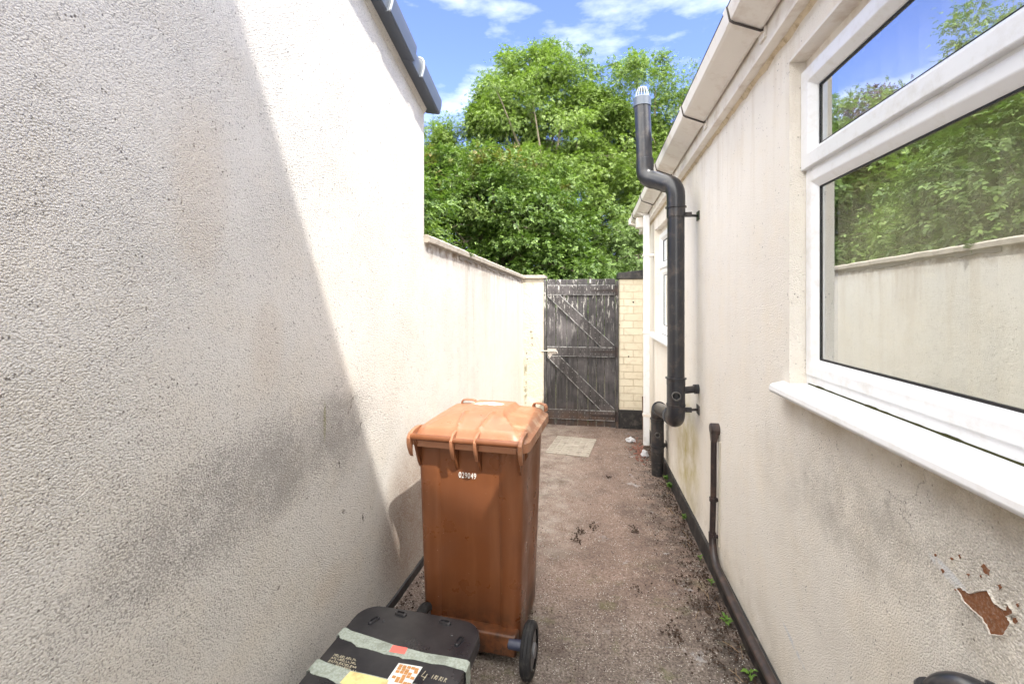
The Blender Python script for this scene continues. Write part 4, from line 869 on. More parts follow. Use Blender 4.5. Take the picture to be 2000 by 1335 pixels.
# axle and wheels
for xa_, xb_ in ((-.245, -.15), (.19, .29)): b = MB(); b.tube([(xa_, -.024, .104), (xb_, -.024, .104)], .0105, 16); b.build('axle', M['rubber'], bn, smooth=True)
b = MB(); b.tube([(.195, -.022, .111), (.258, -.022, .111), (.262, -.022, .111)], [.021, .021, .018], 20); b.build('axle_boss', simple('dark_blue_plastic', (0.04, 0.045, 0.08), 0.4), bn, smooth=True)
wheel0 = None
for sx in (1, -1):
    wh = MB(); n = 40; R0 = 0.105
    def wring(x, r): return [(x, -.025 + r * math.cos(2 * math.pi * i / n), .104 + r * math.sin(2 * math.pi * i / n)) for i in range(n)]
    xa = (.262 if sx > 0 else .185) * sx; th_ = .046 * sx
    q = [(0, R0 - .028), (0, R0 - .010), (.12, R0 - .002), (.3, R0 + .001), (.34, R0 - .002), (.38, R0 + .001), (.6, R0 + .001), (.64, R0 - .002), (.68, R0 + .001), (.88, R0 - .002), (1, R0 - .010), (1, R0 - .028)]
    wh.loft([wring(xa + th_ * a, r) for a, r in q] , cap=False)
    tyre = wh.build('wheel', simple('wheel_rubber', (0.022, 0.022, 0.024), 0.75, 0.3, var=0.3, nscale=30, dirt=(0.11, 0.1, 0.09), dirtamt=0.4, dscale=30), bn, smooth=True, angle=50)
    h = MB(); h.loft([wring(xa + th_ * .15, R0 - .0285), wring(xa + th_ * .85, R0 - .0285)]); h.tube([(xa - th_ * .1, -.025, .104), (xa + th_ * 1.1, -.025, .104)], .028, 20)
    h.build('hub', simple('hub_grey', (0.16, 0.16, 0.17), 0.5), tyre, smooth=True)
# lid
def lid_top(u, v):   # u across, v depth 0 (back, hinge side) .. 1 (front)
    z = 0
    ww = 0.222 - 0.105 * smoothstep(0.0, 0.42, v)            # plateau half width narrows away from the hinge
    edge = smoothstep(ww + .014, ww - .014, abs(u))
    z += 0.026 * edge * smoothstep(-.02, .30, v) * (1 - smoothstep(.86, .96, v)) + 0.004 * edge * (1 - smoothstep(0.0, .3, v))
    z += 0.022 * math.sin(math.pi * min(1, max(0, v))) * (1 - (abs(u) / .27) ** 2)
    for c_ in (-.052, .052):                                  # two ribs that curl down to the handle bar
        uu = c_ * (1 + 0.35 * smoothstep(0, .4, v)); z += 0.013 * math.exp(-((u - uu) / .008) ** 2) * (1 - smoothstep(.26, .42, v)) * smoothstep(-.02, .1, v)
    return z
W2, D0, D1 = .262, -.018, .555
ctr = (0, (D0 + D1) / 2); outl = rrect(2 * W2, D1 - D0, .06, 16, 0, ctr[1])
# denser outline
dense = []
for i in range(len(outl)):
    a, c_ = Vector(outl[i]), Vector(outl[(i + 1) % len(outl)]); k = max(1, int((c_ - a).length / .012))
    for t in range(k): dense.append(tuple(a.lerp(c_, t / k)))
b = MB(); rings = []
NR = 44
for r in range(1, NR + 1):
    s_ = r / NR; ring = []
    for (x, y) in dense:
        X = x * s_; Y = ctr[1] + (y - ctr[1]) * s_; v = (Y - D0) / (D1 - D0)
        ed = 1 - s_; drop = .022 * (1 - min(1, ed / .10)) ** 2
        ring.append((X, Y, 1.012 + lid_top(X, v) * min(1, ed / .05 + .0) - drop))
    rings.append(ring)
def off(k, z, sk=0): return [(x * (1 + k / W2), ctr[1] + (y - ctr[1]) * (1 + k / .286), z) for x, y in dense]
rings += [off(.004, .985), off(.012, .981), off(.017, .977), off(.0185, .955), off(.0185, .938), off(.014, .938), off(.010, .965)]
b.loft(rings, cap=False); b.f.append(tuple(range(len(dense)))[::-1]); lid = b.build('lid', M['lid'], bn, smooth=True, angle=32)
for cx_, ro in ((-.17, 0), (.235, -.5)):      # grips on the front corners
    lo = MB(); h_ = .042; pts = []
    P_ = [(-.04, 0), (-.043, .022), (-.036, .034), (-.02, .038), (.02, .038), (.036, .034), (.043, .022), (.04, 0)]
    Z_ = 1.0
    for (a, z) in P_: pts.append((cx_ + a * math.cos(ro), .505 + a * math.sin(ro) * .9, Z_ + z))
    # flat strap: loft rectangle
    rr = []
    for i, pp in enumerate(pts):
        p_ = Vector(pp); a = Vector(pts[max(0, i - 1)]); c_ = Vector(pts[min(len(pts) - 1, i + 1)]); t = (c_ - a).normalized(); sd = Vector((-math.sin(ro), math.cos(ro), 0)); nn_ = t.cross(sd).normalized()
        rr.append([p_ + sd * .012 + nn_ * .0035, p_ - sd * .012 + nn_ * .0035, p_ - sd * .012 - nn_ * .0035, p_ + sd * .012 - nn_ * .0035])
    lo.loft(rr); lo.build('lid_grip', M['lid'], lid, bevel=0.002, smooth=True)
# handle bar with hinge hooks
zb, yb_ = 1.0, -.062
for x0, x1 in ((-.248, -.058), (.058, .248)):
    b = MB(); b.tube([(x0, yb_, zb - .012), (x1, yb_, zb - .012)], .0145, 20); b.build('handle_bar', M['bin'], bn, smooth=True)
b = MB(); b.tube([(-.05, yb_ + .006, zb - .018), (.05, yb_ + .006, zb - .018)], .012, 20); b.build('hinge_bar', M['bin'], bn, smooth=True)
for xh, big in ((-.255, 1), (-.055, 0), (.055, 0), (.255, 1)):
    # lid arm curling over and below the bar (a curved horn)
    pts2 = [(.06, 1.010), (.02, 1.016), (-.03, 1.012), (-.060, 1.004), (-.078, .986), (-.079, .965), (-.070, .938), (-.055, .91), (-.042, .895)]
    low = [(.06, .995), (.02, .995), (-.02, .985), (-.035, .965), (-.042, .945), (-.044, .93), (-.044, .92), (-.042, .905), (-.038, .892)]
    wdt = .009 if big else .0065
    ar = MB(); ar.loft([[(xh - wdt, a[0], a[1]), (xh + wdt, a[0], a[1]), (xh + wdt * .7, c_[0], c_[1]), (xh - wdt * .7, c_[0], c_[1])] for a, c_ in zip(pts2, low)])
    ar.build('lid_arm', M['lid'], lid, bevel=0.003, smooth=True)
    # body bracket behind
    br = MB(); br.prism([(xh - .006, .01, .97), (xh - .006, -.045, .975), (xh - .006, -.05, .955), (xh - .006, -.01, .86), (xh - .006, .01, .83)], [(xh + .006, .01, .97), (xh + .006, -.045, .975), (xh + .006, -.05, .955), (xh + .006, -.01, .86), (xh + .006, .01, .83)])
    if not big or True:
        if big: br.v = [(x * .93, y, z) for x, y, z in br.v]
        br.build('handle_bracket', M['bin'], bn, bevel=0.002)
# side comb lugs under the rim on the right
for yy in (.05, .33): b = MB(); b.prism([(.235, yy, .945), (.262, yy, .945), (.262, yy, .90), (.24, yy, .86)], [(.235, yy + .022, .945), (.262, yy + .022, .945), (.262, yy + .022, .90), (.24, yy + .022, .86)]); b.build('rim_lug', M['bin'], bn)
b = MB(); b.prism([(-.235, .03, .945), (-.265, .03, .945), (-.262, .03, .90), (-.24, .03, .85)], [(-.235, .05, .945), (-.265, .05, .945), (-.262, .05, .90), (-.24, .05, .85)]); b.build('rim_lug', M['bin'], bn)
def text_obj(body_, size, name, mat, parent, M4, sx=1.0, ext=.0004, spacing=1.0, bold=0.0):
    cu = bpy.data.curves.new(name, 'FONT'); cu.body = body_; cu.size = size; cu.extrude = ext; cu.offset = bold; cu.space_character = spacing; cu.align_x = 'CENTER'; cu.align_y = 'CENTER'
    to = bpy.data.objects.new(name, cu); COL.objects.link(to); dg = bpy.context.evaluated_depsgraph_get()
    me = bpy.data.meshes.new_from_object(to.evaluated_get(dg)); bpy.data.objects.remove(to); me.transform(Matrix.Diagonal((sx, 1, 1, 1))); me.transform(M4)
    me.materials.clear(); me.materials.append(mat); o = bpy.data.objects.new(name, me); COL.objects.link(o); o.parent = parent; return o
RX = Matrix.Rotation(math.radians(90), 4, 'X')
text_obj('029049', .036, 'number', M['whitepaint'], bn, Matrix.Translation((-.008, .0135, .806)) @ RX, .72, .0009, 1.10, .0)

# ------------------------------------------------------------------ black recycling box
rb_ = empty('recycling_box', (-0.655, 1.71, 0.0), math.radians(-4), 'black plastic box with taped flat lid and stickers in front of the bin', 'storage box')
LZ = 0.355; LWd, LDp = .50, .62
def lidz(x, y): return LZ + .010 - .045 * 0 + .012 * (1 - (x / .25) ** 2) * (1 - ((y + .31) / .31) ** 2 * .6)
outl = rrect(LWd, LDp, .075, 14, .015, -LDp / 2); dn = []
for i in range(len(outl)):
    a, c_ = Vector(outl[i]), Vector(outl[(i + 1) % len(outl)]); k = max(1, int((c_ - a).length / .02))
    for t in range(k): dn.append(tuple(a.lerp(c_, t / k)))
b = MB(); rings = []
for r in range(1, 27):
    s_ = r / 26; rings.append([(.015 + (x - .015) * s_, -LDp / 2 + (y + LDp / 2) * s_, lidz(.0 + (x - .015) * s_, -LDp / 2 + (y + LDp / 2) * s_)) for x, y in dn])
zr = lambda x, y: lidz(x - .015, y)
def sc2(k, dz): return [(.015 + (x - .015) * k, -LDp / 2 + (y + LDp / 2) * k, zr(x, y) + dz) for x, y in dn]
rings += [sc2(1.012, -.004), sc2(1.016, -.012), sc2(1.018, -.034), sc2(1.024, -.038), sc2(1.022, -.042), sc2(.98, -.04)]
b.loft(rings, cap=False); b.f.append(tuple(range(len(dn)))[::-1]); blid = b.build('lid', M['blackbox'], rb_, smooth=True, angle=40)
b = MB(); b.loft([[(x, y, z) for x, y in rrect(a, c_, .06, 8, .015, -LDp / 2)] for a, c_, z in ((.38, .50, .004), (.40, .52, .012), (.44, .56, .25), (.455, .575, .28), (.475, .59, .281), (.475, .59, LZ - .028))]); b.build('tub', M['blackbox'], rb_, smooth=True, angle=40)
for (x, y, ro) in ((-.146, -.085, 1.15), (-.063, -.028, -.08), (.123, -.032, -.08), (.207, -.106, 1.35)):
    s = MB(); z = lidz(x, y); pr0 = rrect(.046, .018, .008, 4); c_, q = math.cos(ro), math.sin(ro)
    tr = lambda P_, k, dz: [(x + (a * k) * c_ - (e * k) * q, y + (a * k) * q + (e * k) * c_, z + dz) for a, e in P_]
    s.loft([tr(pr0, 1.12, -.004), tr(pr0, 1.08, .005), tr(pr0, .95, .0075), tr(pr0, .72, .0075), tr(pr0, .66, .001)]); s.build('slot_boss', M['blackbox'], blid, smooth=True)
for (x, y) in ((-.11, -.079), (.17, -.086)): s = MB(); s.tube([(x, y, lidz(x, y) - .002), (x, y, lidz(x, y) + .002), (x, y, lidz(x, y) + .0035)], [.006, .006, .003], 14); s.build('rivet', M['blackbox'], blid, smooth=True)
def patch(polyU, polyL, name, mat, lift, wrapR=False, wrapL=False, jag=0.0, parent=blid):
    """a strip following the lid between an upper and a lower line"""
    n = 40; s = MB(); rings = []
    def ev(P_, t):
        t = t * (len(P_) - 1); i = min(int(t), len(P_) - 2); a, c_ = Vector(P_[i]), Vector(P_[i + 1]); return a.lerp(c_, t - i)
    for k in range(n + 1):
        t = k / n; u, l = ev(polyU, t), ev(polyL, t); l = l + Vector((0, jag * noise.noise(Vector((t * 11, lift * 900, 0))) + jag * .5 * noise.noise(Vector((t * 37, 0, 2)))))
        m_ = u.lerp(l, .5)
        rings.append([(u.x, u.y, lidz(u.x - .015, u.y) + lift), (m_.x, m_.y, lidz(m_.x - .015, m_.y) + lift + .0006), (l.x, l.y, lidz(l.x - .015, l.y) + lift), (l.x, l.y, lidz(l.x - .015, l.y) + lift - .0012), (u.x, u.y, lidz(u.x - .015, u.y) + lift - .0012)])
    if wrapR:
        r0 = rings[-1]; rings.append([(x + .010, y, z - .006) for x, y, z in r0]); rings.append([(x + .014, y - .004, z - .052) for x, y, z in r0]); rings.append([(x + .012, y - .012, z - .075) for x, y, z in r0])
    if wrapL:
        r0 = rings[0]; rings.insert(0, [(x - .010, y, z - .006) for x, y, z in r0]); rings.insert(0, [(x - .014, y, z - .05) for x, y, z in r0])
    s.loft(rings); return s.build(name, mat, parent)
patch([(-.237, -.135), (-.2, -.150), (-.007, -.187), (.113, -.193), (.262, -.178)], [(-.237, -.182), (-.2, -.195), (-.13, -.215), (.051, -.238), (.262, -.215)], 'tape', M['tape'], .0016, True, True, .010)
patch([(-.237, -.290), (-.2, -.302), (-.092, -.320), (.05, -.325), (.262, -.31)], [(-.237, -.345), (-.2, -.355), (-.104, -.370), (.05, -.385), (.262, -.365)], 'tape', M['tape'], .0016, True, True, .008)
patch([(-.011, -.190), (.046, -.189)], [(-.009, -.220), (.048, -.218)], 'red_sticker', M['pink'], .0028)
patch([(-.092, -.324), (.05, -.330)], [(-.10, -.372), (.05, -.385)], 'yellow_label', M['yellow'], .0030)
patch([(.047, -.258), (.131, -.252)], [(.042, -.342), (.124, -.338)], 'white_label', M['label'], .0024)
s = MB(); random.seed(3)
for i in range(5):
    for j in range(6):
        if (i * 7 + j * 5 + i * j) % 7 in (1, 4): continue
        x = .054 + i * .0145 + random.uniform(-.001, .001); y = -.263 - j * .0118 + random.uniform(-.001, .001); a = .0125; h_ = .0098; z = lidz(x - .015, y) + .0040
        s.box(x, x + a, y - h_, y, z - .0008, z)
s.build('brown_print', M['brownsq'], blid)
s = MB()
def stroke(pts, wd=.0016):
    for a, c_ in zip(pts[:-1], pts[1:]):
        a = Vector(a); c_ = Vector(c_); d = (c_ - a).normalized() * 1.0; nn_ = Vector((-d.y, d.x)) * wd / 2
        q = [a + nn_, a - nn_, c_ - nn_, c_ + nn_]; zz = [lidz(p_.x - .015, p_.y) + .0005 for p_ in q]
        s.add([(p_.x, p_.y, z) for p_, z in zip(q, zz)] + [(p_.x, p_.y, z + .0006) for p_, z in zip(q, zz)], [(4, 5, 6, 7), (0, 1, 5, 4), (1, 2, 6, 5), (2, 3, 7, 6), (3, 0, 4, 7)])
for j in range(4):
    x = -.195
    while x < -.105 + .01 * j:
        h_ = random.uniform(.006, .011); yb2 = -.262 - .0135 * j - (x + .195) * .12
        k = random.choice((0, 1, 2, 3))
        if k == 0: stroke([(x, yb2), (x + .001, yb2 - h_), (x + .006, yb2 - h_)])
        elif k == 1: stroke([(x, yb2 - h_), (x + .003, yb2), (x + .006, yb2 - h_), (x + .002, yb2 - h_ * .5)])
        elif k == 2: stroke([(x, yb2), (x, yb2 - h_)]); stroke([(x, yb2), (x + .006, yb2 - .001), (x + .001, yb2 - h_ * .5), (x + .006, yb2 - h_)])
        else: stroke([(x, yb2), (x + .006, yb2 - .002), (x, yb2 - h_)])
        x += .0088
s.build('scratched_writing', M['scratch'], blid); s = MB()
stroke([(.147, -.262), (.141, -.285), (.158, -.287)], .002); stroke([(.157, -.272), (.154, -.298)], .002)
for k, x in enumerate((.178, .186, .194, .203, .212, .220)):
    stroke([(x, -.268), (x - .002, -.284)], .0016)
    if k % 2: stroke([(x, -.268), (x + .005, -.270), (x, -.276), (x + .005, -.284)], .0016)
s.build('scratched_writing', M['scratch'], blid)

# ------------------------------------------------------------------ vegetation
def leaf_mesh(name, C, Nn, size, mat, parent, aspect=0.42, seed=0, droop=0.35, compound=5):
    """C: cluster centres (n,3); each gets `compound` leaflets; one mesh of many small folded leaves"""
    rs = np.random.RandomState(seed); n = len(C)
    ax = Nn + rs.normal(0, .45, (n, 3)); ax[:, 2] -= droop; ax /= np.linalg.norm(ax, axis=1)[:, None] + 1e-9
    side = np.cross(ax, np.array([0, 0, 1.0]) + rs.normal(0, .25, (n, 3))); side /= np.linalg.norm(side, axis=1)[:, None] + 1e-9
    up = np.cross(side, ax)
    V = []; 
    for k in range(compound):
        L_ = size * rs.uniform(.7, 1.25, (n, 1)); sgn = 1 if k % 2 else -1
        t = (k // 2) / max(1, compound // 2)
        base = C + ax * size * (t * 1.3)
        ang = (0.9 - .25 * t) * sgn if k < compound - 1 or compound % 2 == 0 else 0.0
        d = ax * math.cos(ang) + side * math.sin(ang) + up * rs.normal(0, .22, (n, 1)); d /= np.linalg.norm(d, axis=1)[:, None]
        s2 = np.cross(d, up); s2 /= np.linalg.norm(s2, axis=1)[:, None] + 1e-9
        wv = s2 * L_ * aspect * .5; mid = base + d * L_ * .45 + up * L_ * .06
        V.append(np.stack([base, mid + wv, base + d * L_ - up * L_ * .08, mid - wv], 1))
    V = np.concatenate(V, 0); nq = len(V); V = V.reshape(-1, 3)
    me = bpy.data.meshes.new(name); me.vertices.add(len(V)); me.vertices.foreach_set('co', V.astype(np.float32).ravel())
    me.loops.add(nq * 4); me.polygons.add(nq); me.loops.foreach_set('vertex_index', np.arange(nq * 4, dtype=np.int32))
    me.polygons.foreach_set('loop_start', np.arange(0, nq * 4, 4, dtype=np.int32)); me.polygons.foreach_set('loop_total', np.full(nq, 4, dtype=np.int32)); me.update(calc_edges=True); me.materials.append(mat)
    o = bpy.data.objects.new(name, me); COL.objects.link(o); o.parent = parent; return o
def tree(name, label, base, blobs, nclump, per, size, mat, seed, bark='bark', trunk_r=.18, aspect=.42, clump_r=.42, droop=.35, compound=5, group=None, density_front=True, shell=.55, limbs=14):
    """blobs: ellipsoids (dx,dy,dz,rx,ry,rz) relative to the base"""
    rs = np.random.RandomState(seed); root = empty(name, base, 0, label, 'tree', group)
    B = np.array(blobs, float); vol = B[:, 3] * B[:, 4] * B[:, 5]; vol = vol ** (2 / 3); pick = rs.choice(len(B), nclump, p=vol / vol.sum())
    d = rs.normal(0, 1, (nclump, 3)); d /= np.linalg.norm(d, axis=1)[:, None]
    rad = shell + (1 - shell) * rs.uniform(0, 1, (nclump, 1)) ** .6; rad *= 1 + .16 * rs.normal(0, 1, (nclump, 1)).clip(-1.5, 1.8)
    cc = B[pick, :3] + d * rad * B[pick, 3:6]
    # uneven outline: push clumps by low-frequency noise
    for i in range(nclump):
        nz = noise.noise(Vector(cc[i] * .55 + seed)); cc[i] += d[i] * nz * 1.15
    keep = cc[:, 2] > 0.25; cc = cc[keep]; dd_ = d[keep]; n = len(cc)
    # each clump is a small spray of leaf positions, flattened and tilted
    cr = clump_r * rs.uniform(.55, 1.35, (n, 1, 1)); off_ = rs.normal(0, .5, (n, per, 3)) * cr; off_[:, :, 2] *= .55
    off_[:, :, 2] -= (np.abs(off_[:, :, 0]) + np.abs(off_[:, :, 1])) * .25
    P = (cc[:, None, :] + off_).reshape(-1, 3); Nn = (off_ / (np.linalg.norm(off_, axis=2)[:, :, None] + 1e-6) * .8 + dd_[:, None, :] * .5).reshape(-1, 3)
    leaf_mesh('crown', P, Nn, size, mat, root, aspect, seed, droop, compound)
    # trunk and limbs
    t = MB(); topc = B[:, 2].max(); cen = B[:, :3].mean(0)
    tp = [Vector((0, 0, -.1)), Vector((.05, .03, topc * .25)), Vector((cen[0] * .3, cen[1] * .3, topc * .5)), Vector((cen[0] * .6, cen[1] * .6, topc * .8)), Vector((cen[0] * .7, cen[1] * .7, topc * 1.05))]
    t.tube(tp, [trunk_r * 1.25, trunk_r, trunk_r * .75, trunk_r * .4, trunk_r * .12], 12); t.build('trunk', M[bark], root, smooth=True)
    lm = MB(); idx = rs.choice(n, min(n, limbs * 5), replace=False)
    for j, i in enumerate(idx):
        c_ = Vector(cc[i]); f_ = rs.uniform(.2, .9); st_ = tp[1].lerp(tp[3], f_); r0 = trunk_r * (.32 if j < limbs else .10); mid = st_.lerp(c_, .5) + Vector((rs.normal(0, .2), rs.normal(0, .2), .25 + rs.uniform(0, .25)))
        lm.tube([st_, st_.lerp(mid, .5) + Vector((0, 0, .06)), mid, mid.lerp(c_, .55) + Vector((0, 0, .05)), c_], [r0, r0 * .75, r0 * .5, r0 * .3, r0 * .1], 6)
    lm.build('limb', M[bark], root, smooth=True); return root
G0 = -.12
tree('ash_tree', 'tall light green feathery tree behind the gate, topmost of the trees', (-1.0, 13.2, G0),
     [(-.3, 0, 7.0, 2.0, 1.8, 1.7), (.0, .1, 8.3, 1.1, 1.0, 1.0), (-1.0, .1, 7.9, 1.0, .9, .9), (-2.2, .2, 7.1, .95, .9, 1.05), (1.2, .2, 7.3, .9, .9, .9), (-1.0, 0, 5.0, 2.5, 1.9, 1.8), (1.0, 0, 4.7, 2.1, 1.8, 1.7), (-2.9, 0, 5.6, 1.1, 1.2, 1.3), (-3.3, .2, 6.7, .8, .8, .9)],
     920, 105, .053, M['leaf_ash'], 11, 'branch', .17, .38, .36, .5, 7, shell=.62)
tree('ash_tree', 'light green feathery tree right of the tallest one, behind the caged vent pipe', (1.75, 13.6, G0),
     [(-.3, 0, 7.4, 1.1, 1.0, 1.05), (-1.0, 0, 6.3, 1.1, 1.0, 1.2), (.75, 0, 6.6, 1.15, 1.0, 1.2), (.2, 0, 5.6, 1.6, 1.2, 1.2), (.0, 0, 4.2, 1.8, 1.5, 1.5), (1.6, .3, 5.2, 1.0, .9, 1.2), (.6, 0, 2.8, 1.7, 1.4, 1.2)],
     640, 100, .053, M['leaf_ash'], 12, 'branch', .14, .38, .34, .5, 7, shell=.58)
tree('maple_tree', 'dense mid green maple with reddish tips nearest above the boundary wall', (-1.9, 9.6, G0),
     [(-.3, 0, 3.9, 1.7, 1.3, 1.1), (-1.3, -.2, 4.4, .9, .9, .85), (.9, -.1, 3.3, 1.1, 1.1, 1.0), (.2, -.2, 2.2, 1.8, 1.3, 1.1), (-1.6, -.3, 2.3, 1.2, 1.1, 1.2), (1.5, -.2, 2.0, .8, .9, 1.0)],
     700, 70, .050, M['leaf_maple'], 13, 'branch', .13, .75, .29, .25, 5, shell=.62)
tree('pale_shrub_tree', 'pale small leaved bushy tree between the maple and the house gutter', (1.0, 10.6, G0),
     [(.1, 0, 3.1, .9, .9, .9), (.3, 0, 2.1, 1.0, .9, 1.0), (-.4, .2, 2.3, .8, .8, .9), (.8, .1, 1.4, .8, .8, .8)],
     340, 60, .042, M['leaf_pale'], 14, 'branch', .09, .6, .26, .3, 5)
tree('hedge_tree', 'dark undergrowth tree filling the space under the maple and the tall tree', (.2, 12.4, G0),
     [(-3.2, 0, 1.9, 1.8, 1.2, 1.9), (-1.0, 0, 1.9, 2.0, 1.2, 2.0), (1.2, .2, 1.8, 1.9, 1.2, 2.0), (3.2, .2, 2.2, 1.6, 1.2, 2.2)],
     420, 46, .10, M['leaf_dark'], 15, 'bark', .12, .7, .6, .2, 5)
# trees of the neighbouring garden, seen mirrored in the window
refl = [('maple_tree', 'low bright green tree over the boundary wall mirrored in the large window pane', (-3.7, 7.2, G0), [(0, 0, 3.0, 1.1, 1.3, 1.0), (-.2, .9, 2.4, 1.0, 1.1, 1.1), (.1, -.9, 2.3, 1.0, 1.0, .9)], 'leaf_ash', 21, 300),
        ('dark_tree', 'darker tree mirrored at the left of the large window pane', (-5.3, 11.0, G0), [(0, 0, 3.9, 1.5, 1.5, 1.6), (0, 0, 2.2, 1.7, 1.7, 1.6)], 'leaf_dark', 22, 320),
        ('tall_tree', 'tall loose green tree rising into the upper pane of the near window', (-7.3, 11.2, G0), [(0, 0, 5.0, 1.3, 1.3, 2.0), (0, 0, 2.8, 1.8, 1.8, 2.0), (.1, .2, 7.0, .75, .75, 1.5)], 'leaf_ash', 23, 420),
        ('purple_tree', 'purple leaved tree mirrored in the upper light of the near window', (-7.3, 14.8, G0), [(0, 0, 6.4, 1.6, 1.6, 1.5), (0, 0, 4.4, 1.8, 1.8, 1.8)], 'leaf_purple', 24, 300),
        ('green_tree', 'broad green tree mirrored behind the boundary wall at the right of the pane', (-3.4, 4.9, G0), [(0, 0, 3.0, 1.1, 1.2, 1.1), (-.3, .2, 2.0, 1.2, 1.2, 1.1)], 'leaf_maple', 25, 300),
        ('round_tree', 'round mid green tree mirrored below the purple crown', (-6.0, 12.6, G0), [(0, 0, 5.0, 1.4, 1.4, 1.5), (.1, 0, 3.0, 1.6, 1.6, 1.6)], 'leaf_ash', 26, 300)]
for nme, lab, bs, bl, mt, sd, nc in refl:
    tree(nme, lab, bs, bl, int(nc * 1.3), 64, .055, M[mt], sd, 'branch', .13, .6, .36, .3, 5, 'trees of the garden beyond the left wall', limbs=8)
# far hedge closing the view beyond
rs = np.random.RandomState(5); C = np.stack([rs.uniform(-26, 22, 9000), 19 + rs.normal(0, .7, 9000), rs.uniform(-.1, 4.0, 9000) * rs.uniform(.7, 1, 9000)], 1)
hg = leaf_mesh('far_woodland', C, np.tile([0, -1.0, .3], (9000, 1)), .26, M['leaf_dark'], None, .7, 6, .2, 5); tag(hg, kind='stuff', label='mass of dark green foliage far behind the gate', cat='woodland')
C = np.stack([-13 + rs.normal(0, .7, 7000), rs.uniform(-3, 19, 7000), rs.uniform(-.1, 4.2, 7000) * rs.uniform(.7, 1, 7000)], 1)
hg = leaf_mesh('side_woodland', C, np.tile([1.0, 0, .3], (7000, 1)), .26, M['leaf_dark'], None, .7, 7, .2, 5); tag(hg, kind='stuff', label='mass of green foliage closing the neighbouring garden', cat='woodland')

# weeds in the crack along the house base
def weed(x, y, h, nleaf, ls, seed, label, z=None, grp='weeds along the foot of the house wall'):
    rs = random.Random(seed); z = GZ(y) + .004 if z is None else z
    root = empty('weed', (x, y, z), 0, label, 'weed', grp); st = MB(); lf = MB()
    for i in range(nleaf):
        a = 2.4 * i + rs.uniform(-.3, .3); t = .35 + .65 * i / nleaf; b0 = Vector((0, 0, h * t)); ln = ls * rs.uniform(.75, 1.2); el = rs.uniform(.05, .6)
        d = Vector((math.cos(a) * math.cos(el), math.sin(a) * math.cos(el), math.sin(el))); sd = d.cross(Vector((0, 0, 1))).normalized(); up = sd.cross(d)
        p0 = b0 + d * ln * .15; wd = ln * .28; pts = [p0, p0 + d * ln * .25 + sd * wd, p0 + d * ln * .6 + sd * wd * .8 + up * .003, p0 + d * ln - up * ln * .12, p0 + d * ln * .6 - sd * wd * .8 + up * .003, p0 + d * ln * .25 - sd * wd]
        lf.add(pts, [(0, 1, 2, 3), (0, 3, 4, 5)]); st.tube([b0, p0], .0012, 5)
    st.tube([(0, 0, -.01), (.003, .002, h * .5), (0, 0, h)], [.002, .0016, .001], 6); st.build('stem', M['weed'], root); lf.build('leaves', M['weed'], root)
weed(.705, 4.30, .04, 26, .024, 1, 'feathery green weed nearest the foot of the soil pipe')
weed(.700, 4.10, .05, 34, .026, 2, 'bushier feathery weed just in front of the soil pipe foot')
weed(.705, 3.52, .04, 18, .018, 3, 'yellowish small weed midway along the black wall base')
weed(.690, 2.98, .03, 6, .018, 4, 'tiny round leaved weed before the bend of the waste pipe')
weed(.690, 2.72, .03, 5, .022, 5, 'small bright weed directly below the bend of the waste pipe')
weed(.672, 2.38, .045, 7, .032, 6, 'larger bright green weed beside the low pipe run')
weed(.675, 2.05, .045, 6, .032, 7, 'bright weed nearest the camera in the path edge')
weed(LW(3.55) + .02, 3.55, .07, 24, .045, 8, 'small green tuft growing in a joint of the wall coping', ctop(3.55) - .01, None)
# moss and growth at the wall foot / debris
def rosette(n, box_, smin, smax, seed, name, mat, label, ykey=None, cat='debris'):
    rs = random.Random(seed); m = MB()
    for i in range(n):
        x, y = ykey(rs); s_ = rs.uniform(smin, smax); a = rs.uniform(0, 6.28); z = GZ(y) + .010; k = rs.randint(4, 6); pts = []; zt = rs.uniform(.15, .7) * s_
        for q in range(k): r = s_ * rs.uniform(.4, 1); aa = a + 6.28 * q / k; pts.append((x + r * math.cos(aa), y + r * math.sin(aa), z + rs.uniform(-.4, .6) * s_ * .5))
        c0 = len(m.v); m.v += pts + [(x, y, z + zt), (x, y, z - .006)]
        for q in range(k): m.f.append((c0 + q, c0 + (q + 1) % k, c0 + k)); m.f.append((c0 + (q + 1) % k, c0 + q, c0 + k + 1))
    return tag(m.build(name, mat), label, cat, kind='stuff')
def edge_y(rs):
    y = 1.7 + 3.6 * rs.random() ** 1.2; x = .715 - abs(rs.gauss(0, .12 if rs.random() < .6 else .05)) - .01; return x, y
def anyw(rs): return rs.uniform(-.35, .68), 1.75 + 4.2 * rs.random()
def clot(rs):
    c = rs.choice([(.42, 2.28), (.40, 2.3), (.28, 2.6), (.55, 2.15), (.33, 3.3), (-.05, 3.2), (-.08, 3.1), (.05, 3.3), (.52, 2.75), (.6, 2.5), (.2, 4.3)]); return c[0] + rs.gauss(0, .022), c[1] + rs.gauss(0, .03)
rosette(1500, None, .002, .011, 31, 'leaf_litter', M['litter'], 'dark soil crumbs and dead leaf bits along the house side of the path', edge_y)
rosette(600, None, .0015, .005, 32, 'path_grit', M['litter'], 'scattered dark grit on the path surface', anyw)
rosette(260, None, .003, .012, 33, 'soil_clumps', M['litter'], 'small dark clumps of soil lying on the path', clot)
rosette(150, None, .002, .006, 34, 'pale_grit', simple('pale_stone_bits', (.45, .42, .38), .9), 'pale stone chips scattered on the path', anyw)
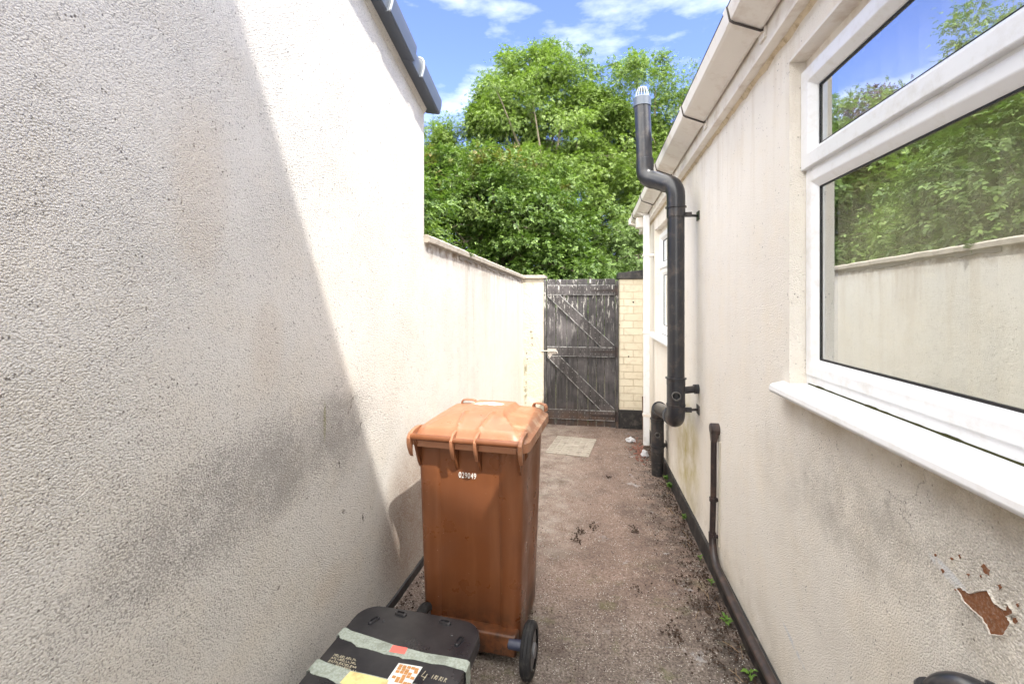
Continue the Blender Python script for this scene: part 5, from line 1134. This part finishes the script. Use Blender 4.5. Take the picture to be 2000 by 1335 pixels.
def pile(rs): return .62 - abs(rs.gauss(0, .07)), 5.15 + rs.gauss(0, .22)
rosette(170, None, .008, .022, 35, 'leaf_pile', simple('red_brown_leaves', (.20, .085, .06), .8, var=.6, nscale=40), 'reddish brown dead leaves heaped by the brick pillar', pile)
def lleft(rs): y = 1.8 + 1.3 * rs.random(); return LW(y) + .03 + abs(rs.gauss(0, .06)), y
rosette(160, None, .003, .010, 36, 'moss_crumbs', M['litter'], 'dark crumbs along the foot of the left wall behind the bin', lleft)
# dry twigs
tw = MB(); rs_ = random.Random(9)
for i in range(34):
    y = 1.9 + 2.9 * rs_.random(); x = .70 - abs(rs_.gauss(0, .06)); a = rs_.gauss(1.57, .5); l = rs_.uniform(.03, .10); z = GZ(y) + .012
    tw.tube([(x, y, z), (x + math.cos(a) * l * .5, y + math.sin(a) * l * .5, z + .006), (x + math.cos(a) * l, y + math.sin(a) * l, z)], .0014, 5)
tag(tw.build('dry_twigs', simple('pale_twigs', (.22, .15, .09), .9)), 'thin dry stalks lying along the path edge', 'debris', kind='stuff')
def crumple(loc, s, seed, label):
    bm = bmesh.new(); bmesh.ops.create_icosphere(bm, subdivisions=3, radius=1)
    for v in bm.verts:
        k = 1 + .5 * noise.noise(v.co * 1.8 + Vector((seed, 0, 0))) + .25 * noise.noise(v.co * 4.5); v.co = Vector((v.co.x * k * s[0], v.co.y * k * s[1], max(-.3, v.co.z) * k * s[2]))
    me = bpy.data.meshes.new('crumpled_paper'); bm.to_mesh(me); bm.free(); me.materials.append(M['paper']); o = bpy.data.objects.new('crumpled_paper', me); COL.objects.link(o); o.location = loc
    return tag(o, label, 'litter')
crumple((.50, 5.50, GZ(5.5) + .018), (.055, .035, .035), 1, 'crumpled pale paper lying by the black pillar base')
crumple((.60, 4.98, GZ(5.0) + .02), (.035, .03, .05), 2, 'white scrap of paper at the foot of the white downpipe')
st = MB(); st.tube([(.66, 5.55, GZ(5.5)), (.70, 6.02, .36)], [.013, .011], 8); tag(st.build('wooden_stick', M['stick']), 'thin brown timber stick leaning against the brick pillar', 'stick')
